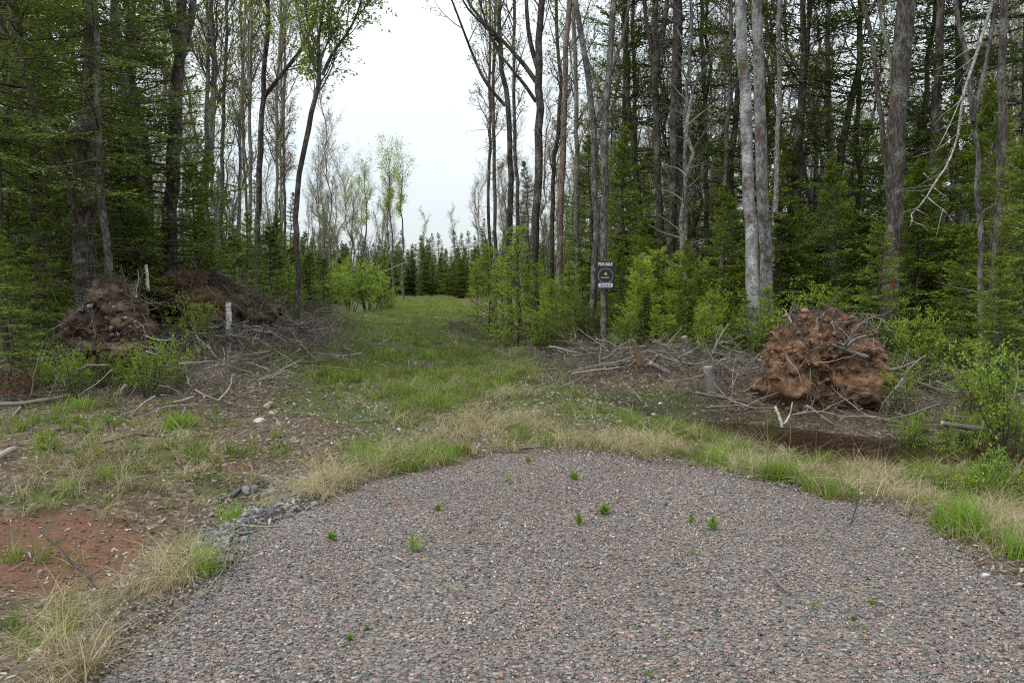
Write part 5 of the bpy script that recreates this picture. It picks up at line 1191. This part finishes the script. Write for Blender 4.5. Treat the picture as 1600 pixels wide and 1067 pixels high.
stick('pale pole with a hooked end behind the smooth grey pole', [(1463, 595), (1490, 608), (1522, 622), (1525, 628)], 4, 4, M_DRIFT, 12.6, 'pole', 'branch')
stick('stout fallen log in front of the reddish shrubs at right', [(1472, 661), (1500, 666), (1545, 672)], 9, 11, M_TWIG_GREY, 10.3, 'log', 'log', side=[[(1482, 664), (1481, 670)]], S=10, end=M_CUT)
stick('bent upright branch at the right flank of the root ball', [(1416, 645), (1412, 625), (1408, 607), (1412, 588), (1424, 572)], 5, 4, M_DRIFT, 11.4, side=[[(1412, 590), (1395, 612), (1377, 632)], [(1420, 578), (1432, 565), (1448, 553)], [(1411, 652), (1405, 676)]])
stick('dark forked root lying across the face of the root ball', [(1300, 538), (1322, 546), (1340, 553), (1354, 558)], 5, 11, M_TWIG_GREY, 11.55, side=[[(1318, 545), (1335, 530), (1356, 524)]])
stick('thin leaning stick at the lower right among the herbs', [(1524, 702), (1530, 683), (1537, 662)], 2, 1.5, M_STRAW, 9.4)
stick('grey stick leaning in the grass at the far lower right', [(1576, 755), (1588, 737), (1600, 716)], 3, 2.5, M_DRIFT, 7.4)
# left
stick('white birch post standing in the left brush', [(357, 525), (357, 500), (357, 473)], 11, 9, M_BIRCH_LOG, 15.0, 'post', 'birch post', S=12, lump=.14, end=M_DRIFT)
stick('thin white birch stake between the two left mounds', [(232, 455), (230, 435), (228, 414)], 6, 5, M_BIRCH_LOG, 14.6, 'post', 'birch post', S=10, lump=.05)
stick('bleached split log at the left edge', [(-25, 642), (30, 639), (70, 634), (112, 625)], 9, 6, M_DRIFT, None, 'log', 'log', side=[[(38, 632), (26, 645), (16, 658)]], S=9, up=.05, lump=.35)
stick('grey log end poking in at the left edge lower down', [(-25, 732), (0, 722), (23, 711)], 12, 10, M_DRIFT, None, 'log', 'log', S=9, up=.04)
stick('dark arched branch on the grass at left', [(148, 703), (180, 696), (212, 688), (258, 692)], 4, 5, M_TWIG_DARK, None, up=.05, side=[[(245, 694), (262, 703), (272, 716)]])
stick('long thin stick leaning in front of the dark root mound', [(122, 618), (150, 599), (176, 577)], 2.5, 2, M_DRIFT, 11)
stick('thin stick leaning at the far left under the reddish shrubs', [(76, 622), (85, 600), (93, 582)], 2, 1.5, M_DRIFT, 10.8)
stick('short bleached stub standing on the left brush', [(189, 617), (191, 609), (197, 602)], 6, 7, M_DRIFT, 11, 'log', 'log')
stick('bleached stick on the brush right of the short stub', [(271, 635), (288, 631), (304, 626)], 5, 6, M_DRIFT, None, up=.04)
stick('brown log below the sandy hump at left', [(320, 629), (335, 624), (348, 619)], 7, 7, M_BROWNWOOD, None, 'log', 'log', end=M_CUT, up=.05)
stick('pale curved branch in front of the bright green shrub', [(120, 577), (140, 571), (170, 570)], 4, 3, M_DRIFT, 11.2)
stick('curving brown stick low on the left brush', [(237, 650), (260, 641), (290, 638), (310, 638)], 3, 3, M_BRUSH, None, up=.04)
stick('upright bleached root below the sandy hump', [(317, 630), (320, 618), (318, 608)], 5, 4, M_DRIFT, 11.2)
stick('thin pale stick arching over the left brush', [(225, 605), (250, 603), (262, 595), (275, 583)], 3, 2, M_DRIFT, 11.6)
stick('pale peeled branch lying at the left edge of the clearing', [(440, 544), (478, 548), (510, 546), (547, 554)], 6, 5, M_DRIFT, None, up=.06)
stick('dark stick on the grass below the pale peeled branch', [(468, 585), (480, 579), (494, 578)], 5, 3, M_TWIG_GREY, None, up=.05)
stick('bleached curved branch on the left brush beside the clearing', [(440, 507), (450, 500), (470, 512), (478, 516)], 5, 4, M_DRIFT, 19, 'branch')
stick('pale leaning pole far off at the left edge of the grass', [(602, 424), (615, 418), (632, 411)], 2.2, 1.6, M_DRIFT, 60, 'pole', 'branch')
stick('dark crooked branch rising out of the left ditch', [(146, 918), (138, 900), (118, 884), (98, 862), (84, 849), (72, 838), (58, 822)], 7, 2.5, M_TWIG_GREY, 5.35, side=[[(142, 908), (150, 914)], [(140, 906), (134, 922)]], K=16, lump=.3)
stick('white bone like stick on the red soil', [(45, 866), (48, 874), (54, 880)], 5, 3, M_DRIFT, None, side=[[(50, 877), (62, 876)]], up=.01)
stick('thin grey stick on the red soil at the left edge', [(15, 894), (28, 887), (39, 880)], 3, 2, M_DRIFT, None, up=.01)
stick('dry pale stalk slanting across the lower left corner', [(-10, 1045), (30, 1018), (56, 1001)], 3, 2, M_STRAW, None, up=.05)
# on the gravel
stick('curved grey stick on the gravel at right', [(1197, 892), (1208, 907), (1222, 922), (1234, 934)], 7, 7, M_DRIFT, None, up=.02)
stick('dark twig standing up out of the gravel at right', [(1318, 850), (1330, 818), (1343, 772)], 4, 2, M_TWIG_DARK, 5.35)
stick('pale straw lying left of the standing dark twig', [(1222, 851), (1270, 850), (1318, 848)], 1.6, 1.4, M_STRAW, None, up=.02)
stick('small pale stub of wood on the gravel', [(615, 875), (622, 879), (629, 882)], 5, 3, M_BIRCH_LOG, None, up=.02)
stick('dry stem lying along the far rim of the gravel', [(768, 707), (800, 702), (850, 702)], 2.6, 2.2, M_DRIFT, None, up=.02)
stick('long straw at the left rim of the gravel', [(351, 893), (340, 912), (318, 940), (240, 1000)], 2.2, 1.6, M_STRAW, None, up=.03)
stick('long straw on the gravel near the right rim', [(1410, 868), (1450, 868), (1490, 863)], 1.6, 1.4, M_STRAW, None, up=.02)
stick('short twig on the gravel below the rosette weed', [(570, 896), (590, 887), (625, 873)], 1.8, 1.4, M_DRIFT, None, up=.02)
stick('pale stalk lying on the gravel near the bottom right', [(1330, 925), (1352, 923), (1377, 920)], 2, 1.6, M_STRAW, None, up=.02)

M_LIMB = bark_mat('weathered_limb', (.07, .062, .055), (.27, .25, .23), (.45, .43, .41), lichen=(.09, .085, .075), lich=.8, vs=(5, 5, 8), bump=.4)
# the broken limb hanging in the forked tree
bl = stick('broken white birch limb hanging down in the forked tree', [(1552, -14), (1546, 18), (1536, 48), (1527, 82), (1519, 101), (1506, 141), (1501, 177), (1496, 217), (1476, 268), (1458, 285), (1449, 308), (1435, 323), (1424, 335)], 7, 2.5, M_LIMB, 14.65, 'hanging_limb', 'branch', K=22, S=9,
           side=[[(1503, 150), (1493, 175), (1481, 202), (1461, 240)], [(1449, 308), (1458, 317), (1473, 327), (1462, 373)], [(1473, 327), (1487, 343), (1489, 350)], [(1424, 336), (1426, 348), (1442, 352), (1454, 366)], [(1459, 294), (1481, 310)], [(1443, 271), (1458, 285)], [(1433, 328), (1451, 338)], [(1426, 340), (1422, 355)], [(1440, 305), (1447, 309)]])

# ------------------------------------------------------------------ the for sale board on its trunk
t = NT('sign_black'); M_SBLK = t.done(t.pbr((.012, .012, .014), .45, None, .4))
t = NT('sign_white'); M_SWHT = t.done(t.pbr((.55, .57, .59), .5))
t = NT('sign_gold'); M_SGLD = t.done(t.pbr((.42, .36, .22), .5))
t = NT('sign_grey'); M_SGRY = t.done(t.pbr((.30, .30, .28), .5))
t = NT('sign_blue'); M_SBLU = t.done(t.pbr((.05, .08, .16), .5))
t = NT('sign_teal'); M_STEAL = t.done(t.pbr((.10, .24, .26), .5))
SY = 19.40; tl, br_ = W(932, 408, SY), W(960.5, 452, SY)
sw, sh = br_[0] - tl[0], tl[2] - br_[2]; sc = (tl + br_) / 2
sg = empty('for_sale_sign', (sc[0], SY, sc[2]), 'black for sale board with a gold ring nailed to a grey trunk', 'sign')
def slab(name, x0, x1, z0, z1, y, th, mat, bev=.004):
    import bmesh
    bm = bmesh.new(); bmesh.ops.create_cube(bm, size=1)
    for v in bm.verts: v.co = ((x0 + x1) / 2 + v.co.x * (x1 - x0), y + v.co.y * th, (z0 + z1) / 2 + v.co.z * (z1 - z0))
    if bev: bmesh.ops.bevel(bm, geom=bm.edges[:], offset=min(bev, th * .4), segments=1, affect='EDGES')
    me = bpy.data.meshes.new(name); bm.to_mesh(me); bm.free(); me.materials.append(mat); return link(name, me, sg)
slab('board', -sw / 2, sw / 2, -sh / 2, sh / 2, 0, .012, M_SBLK)
def text(name, body, size, x, z, mat, sx=1.0):
    cu = bpy.data.curves.new(name, 'FONT'); cu.body = body; cu.size = size; cu.align_x = 'CENTER'; cu.align_y = 'CENTER'; cu.extrude = .001; cu.offset = .0035
    cu.materials.append(mat); tmp = bpy.data.objects.new('text', cu); C.objects.link(tmp); me = bpy.data.meshes.new_from_object(tmp.evaluated_get(bpy.context.evaluated_depsgraph_get()))
    bpy.data.objects.remove(tmp); o = link(name, me, sg); o.location = (x, -.008, z); o.rotation_euler = (R(90), 0, 0); o.scale = (sx, 1, 1); return o
text('lettering', 'FOR SALE', .098, -.01, sh / 2 - .075, M_SWHT, .78)
th = np.linspace(0, 2 * math.pi, 41)[:-1]; rc = .175; cz = -.015
rv = np.concatenate([np.c_[np.cos(th) * q + .0, np.full(40, yq), np.sin(th) * q + cz] for q, yq in ((rc, -.007), (rc, -.010), (rc - .010, -.010), (rc - .010, -.007))])
qq = [[k * 40 + j, k * 40 + (j + 1) % 40, ((k + 1) % 4) * 40 + (j + 1) % 40, ((k + 1) % 4) * 40 + j] for k in range(4) for j in range(40)]
MB().add(rv, qq).build('ring', M_SGRY, sg)
slab('emblem', -.03, .035, .005, .055, -.008, .004, M_SGLD, 0); slab('emblem_band', -.11, .075, -.065, -.045, -.008, .004, M_SGLD, 0)
slab('number_panel', -.165, .165, -sh / 2 + .055, -sh / 2 + .14, -.008, .004, M_SWHT, 0); slab('rule', -.165, .13, -sh / 2 + .02, -sh / 2 + .03, -.008, .004, M_STEAL, 0)
for x0, x1 in ((-.115, -.085), (-.07, -.05), (-.03, -.005), (.02, .055), (.07, .09), (.105, .125)): slab('character', x0, x1, -sh / 2 + .075, -sh / 2 + .122, -.011, .002, M_SBLU, 0)
for xx in (-sw / 2 + .025, sw / 2 - .025): slab('nail', xx - .008, xx + .008, sh / 2 - .025, sh / 2 - .009, -.008, .006, M_SGRY, 0)
# red paint on the maple
t = NT('red_paint'); M_PAINT = t.done(t.pbr(t.mix(t.rng(t.noise(t.coord(), 30, 4), .4, .6), (.30, .012, .018), (.14, .012, .014)), .6))
pc = W(1392.5, 440, 16.0); rr = .182 * 1.08; aa = np.linspace(-2.06, -1.6, 8)
pv = []
rg = np.random.default_rng(5)
for k, zz in enumerate(np.linspace(-.08, .09, 8)):
    wv = 1 - .45 * abs(k - 3.5) / 3.5
    for a in aa: pv.append((pc[0] + math.cos(-1.83 + (a + 1.83) * wv) * rr, pc[1] + math.sin(-1.83 + (a + 1.83) * wv) * rr, pc[2] + zz + rg.normal() * .008))
pv = np.array(pv) - np.array(redtree.location); qq = [[i * 8 + j, i * 8 + j + 1, i * 8 + j + 9, i * 8 + j + 8] for i in range(7) for j in range(7)]
MB().add(pv, qq).build('paint_blaze', M_PAINT, redtree, True)
# red scrap in the brush at right
t = NT('red_plastic'); M_REDP = t.done(t.pbr((.42, .03, .035), .4))
p0 = G(1524, 641); gv = []
for i in range(7):
    for j in range(5): gv.append(((i - 3) * .045, (j - 2) * .03 + .02 * math.sin(i), .07 + .035 * math.sin(i * 1.9 + j) + .03 * math.cos(j * 2.3) + .008 * i))
me = MB().add(gv, [[i * 5 + j, i * 5 + j + 5, i * 5 + j + 6, i * 5 + j + 1] for i in range(6) for j in range(4)]).build('plastic_scrap', M_REDP)
me.location = p0 + np.array([0, 0, .10]); tag(me, 'crumpled scrap of red plastic lying on the brush at right', 'plastic scrap')
sol = me.modifiers.new('thickness', 'SOLIDIFY'); sol.thickness = .004

# ------------------------------------------------------------------ rocks one can point to
def rock(px, py, w, mat, label, seed, group=None):
    p = G(px, py); s = w * p[1] / FPX / 2
    o = link('rock', rock_mesh('rock', mat, seed, 3 if mat is not M_CRUSH else 2, .72, .22, False, 10 if mat is M_CRUSH else 7, .38)); o.location = p + np.array([0, 0, s * .28]); o.scale = (s,) * 3; o.rotation_euler = (0, 0, seed * 1.3)
    return tag(o, label, 'rock', group)
for k, (px, py, w, mt, lb) in enumerate([(1031, 668, 21, M_ROCK_W, 'largest white rock in front of the puddle'), (1022, 649, 11, M_ROCK_W, 'pale rock above the largest white rock'), (969, 632, 13, M_ROCK_T, 'tan rock in the wet strip at the left end of the puddle'),
        (870, 650, 12, M_ROCK_W, 'pale flat rock left of the wet strip'), (420, 637, 18, M_ROCK_T, 'tan rock on top of the left stone group'), (424, 648, 13, M_ROCK_T, 'second tan rock in the left stone group'), (408, 660, 20, M_ROCK_W, 'white rock at the left of the left stone group'),
        (435, 664, 19, M_ROCK_T, 'flat tan rock lowest in the left stone group'), (448, 656, 10, M_ROCK_W, 'small white rock right of the left stone group'), (1088, 666, 11, M_ROCK_T, 'small tan rock right of the largest white rock'), (965, 662, 17, M_ROCK_G, 'grey flat rock left of the largest white rock'),
        (827, 591, 9, M_ROCK_W, 'small white rock left of the right hand brush'), (1032, 628, 9, M_ROCK_W, 'white pebble above the puddle strip'), (905, 666, 10, M_ROCK_G, 'small grey rock left of the grey flat rock'), (613, 547, 10, M_ROCK_W, 'pale rock in the bright grass of the clearing'),
        (681, 498, 9, M_ROCK_W, 'white rock far up the clearing'), (624, 672, 9, M_ROCK_W, 'small white rock in the middle of the bare ground'), (684, 672, 12, M_ROCK_W, 'pale broken rock beside the twigs in the middle'), (538, 686, 10, M_ROCK_G, 'grey rock left of the middle bare ground'), (236, 1014, 15, M_ROCK_G, 'grey rock at the left rim of the gravel'),
        (1539, 901, 14, M_ROCK_W, 'white rock at the right rim of the gravel'), (1085, 828, 8, M_ROCK_W, 'white pebble by the weeds on the gravel'), (83, 553 + 90, 9, M_ROCK_W, 'pale rock under the left brush'), (361, 632, 12, M_ROCK_T, 'tan flat stone under the sandy hump'), (1060, 672, 8, M_ROCK_G, 'little grey rock near the largest white rock'), (230, 906, 11, M_ROCK_W, 'white stone at the edge of the red soil')]):
    rock(px, py, w, mt, lb, 700 + k)
r = np.random.default_rng(77)
for k in range(70):
    if k < 36: px, py, w = r.normal(425, 32), r.normal(757, 16), r.uniform(9, 24)
    elif k < 60: px, py, w = r.normal(352, 22), r.normal(852, 22), r.uniform(9, 22)
    else: px, py, w = r.normal(460, 25), r.normal(795, 8), r.uniform(7, 14)
    p = G(px, py)
    rock(px, py, w * 1.15, M_CRUSH, ['blue grey crushed stone in the patch left of the gravel rim', 'blue grey crushed stone in the patch beside the red soil'][int(36 <= k < 60)], 800 + k, ['crushed stones left of the gravel rim', 'crushed stones beside the red soil'][int(36 <= k < 60)])

# ------------------------------------------------------------------ weeds on the gravel, herbs and tussocks
def weed_mesh(seed, nb, h, wd, lean):
    r = np.random.default_rng(seed); m = MB()
    for ring in range(4):
        az = r.random(nb) * 6.283; e = lean * (.4 + .3 * ring) + r.normal(size=nb) * .12
        d = np.c_[np.cos(az) * np.sin(e), np.sin(az) * np.sin(e), np.cos(e)]
        p = np.c_[r.normal(size=(nb, 2)) * h * .06, h * .12 * r.random(nb) + h * (.3 - .1 * ring) * .6]
        nn = norm(np.c_[-np.cos(az) * np.cos(e), -np.sin(az) * np.cos(e), np.sin(e)] + r.normal(size=(nb, 3)) * .2)
        m.leaves(p, d, nn, h * r.uniform(.55, .95, nb), wd * r.uniform(.7, 1.2, nb), None, .2)
    st = grow(r.normal(size=(6, 3)) * .006 * np.array([1, 1, 0]), r.normal(size=(6, 3)) * .35 + np.array([0, 0, 1.0]), np.full(6, h * .6), 4, .1, 0, r)
    return {'leaves': m.mesh('leaves', M_WEED), 'stems': MB().tubes(st, np.full((6, 1), .002) * np.linspace(1, .6, 4)[None], 3, False).mesh('stems', M_WEED)}
WD = [weed_mesh(850, 9, .12, .026, .75), weed_mesh(851, 6, .16, .013, .95), weed_mesh(852, 7, .15, .022, .45)]
for px, py, w, k, lb in [(518, 846, 20, 0, 'green weed on the gravel, leftmost of the larger ones'), (645, 864, 28, 1, 'pale rosette weed with long leaves on the gravel'), (685, 798, 15, 0, 'green weed on the gravel near its far left rim'), (795, 755, 13, 1, 'tiny pale weed near the far rim of the gravel'),
        (897, 750, 18, 0, 'flat green weed near the far rim of the gravel'), (905, 822, 19, 2, 'upright green weed, left of the pair in the middle of the gravel'), (945, 805, 24, 0, 'spreading green weed, right of the pair in the middle of the gravel'), (1080, 818, 13, 2, 'pale upright weed on the gravel beside a white pebble'),
        (1113, 830, 22, 2, 'darkest upright weed on the gravel right of the white pebble'), (546, 1002, 16, 0, 'low weed on the gravel toward the bottom left'), (573, 985, 12, 0, 'small weed beside the low one toward the bottom left'), (1362, 946, 13, 0, 'bright seedling on the gravel, upper one at right'),
        (1334, 970, 12, 0, 'bright seedling on the gravel, lower one at right'), (1272, 952, 14, 1, 'faint pale weed on the gravel left of the seedlings'), (1350, 985, 10, 1, 'smallest weed on the gravel below the seedlings'), (1083, 868, 12, 1, 'faint weed on the gravel below the darkest one'), (1015, 1060, 16, 1, 'brownish weed at the bottom edge of the gravel'), (825, 722, 12, 0, 'green weed right at the far rim of the gravel'), (700, 925, 10, 1, 'faint weed in the middle left of the gravel'), (1040, 1000, 9, 1, 'faint weed near the bottom of the gravel')]:
    p = G(px, py); s = w * p[1] / FPX / .13
    plant('weed', WD[k], p, lb, 'weed', None, px * .7, s)
HB = [shrub_meshes(860, .40, .16, 6, 5, .035, M_SHRUB_B, M_TWIG_DARK, 6, 2), shrub_meshes(861, .5, .14, 5, 5, .040, M_WEED, M_TWIG_DARK, 6, 2), shrub_meshes(862, .3, .2, 8, 5, .03, M_SHRUB, M_TWIG_DARK, 5, 2)]
r = np.random.default_rng(91)
for k in range(54):
    if k < 40: px, py, lb, gp = r.uniform(1420, 1610), r.uniform(660, 780), 'leafy green herb in the tangle at the lower right', 'herbs at the lower right'
    else: px, py, lb, gp = r.uniform(20, 210), r.uniform(645, 745), 'leafy green herb on the bank at left', 'herbs on the left bank'
    p = G(px, py)
    if gravel_sd(np.array([p[0]]), np.array([p[1]]))[0] < .15: continue
    plant('herb', HB[k % 3], p, lb, 'herb', gp, r.random() * 6.28, r.uniform(.3, .6) if k >= 40 else r.uniform(.4, .85))
for px, py, s, lb in [(1512, 838, 1.0, 'tall bright grass tussock at the right rim of the gravel'), (1497, 822, .9, 'bright tussock just left of the tall one at the right rim'), (1592, 875, .9, 'bright tussock cut by the right edge beside the gravel'), (1224, 752, .75, 'bright low tussock on the far right rim of the gravel'),
        (1135, 690, .8, 'bright tussock between the white rock and the puddle'), (1345, 712, .6, 'bright tussock before the middle of the puddle'), (1372, 722, .65, 'second bright tussock before the middle of the puddle'), (1285, 714, .5, 'bright tussock before the left half of the puddle'), (1250, 700, .45, 'small tussock below the white forked twig'),
        (1418, 712, .6, 'bright tussock before the right end of the puddle'), (1450, 745, .9, 'bright tussock between the gravel and the herbs at right'), (1120, 722, .8, 'straw edged tussock near the far right rim of the gravel'), (1030, 698, .6, 'small tussock in front of the largest white rock'), (590, 735, .75, 'bright tussock at the far left rim of the gravel'),
        (572, 720, .7, 'second bright tussock at the far left rim of the gravel'), (702, 724, .6, 'short stiff tussock at the far rim of the gravel'), (286, 668, .8, 'fine green tussock on the left bank'), (270, 672, .7, 'smaller green tussock on the left bank'), (122, 640, .7, 'tussock beside the bleached split log'), (365, 812, .6, 'dark green tuft by the crushed stone'),
        (165, 752, .7, 'tussock in the middle of the left grass'), (105, 770, .6, 'tussock at the left above the red soil'), (320, 895, .7, 'tussock at the left rim between crushed stone and straw'), (1540, 770, .8, 'bright tussock among the herbs at right'), (670, 560, 1.0, 'bright tussock in the wet grass of the clearing'), (610, 560, 1.0, 'bright tussock left in the wet grass of the clearing')]:
    p = G(px, py)
    o = link('grass_tussock', BRIGHT_T[int(px) % 3]); o.location = p; o.scale = (s,) * 3; o.rotation_euler = (0, 0, px); tag(o, lb, 'grass tussock')

# clods and crumbs on the red soil
t = NT('red_clod'); M_RCLOD = t.done(t.pbr(t.mix(t.n('ShaderNodeObjectInfo').outputs['Random'], (.07, .034, .021), (.21, .115, .072)), .95, None, .1))
x, y = sample(60000, 3, 15, lambda x, y: notgravel(x, y) * np.clip(blobs(x, y, SOIL), 0, 1) * (.15 + patch(x, y, 2.5, 77)))
put(x, y, .006 + .022 * rng.random(len(x)) ** 3, rng.integers(0, 3, len(x)), .5, .002)
flush('soil_crumbs', [proto([rock_mesh('crumb', M_RCLOD, 970 + k, 1, .7, .35)]) for k in range(3)])
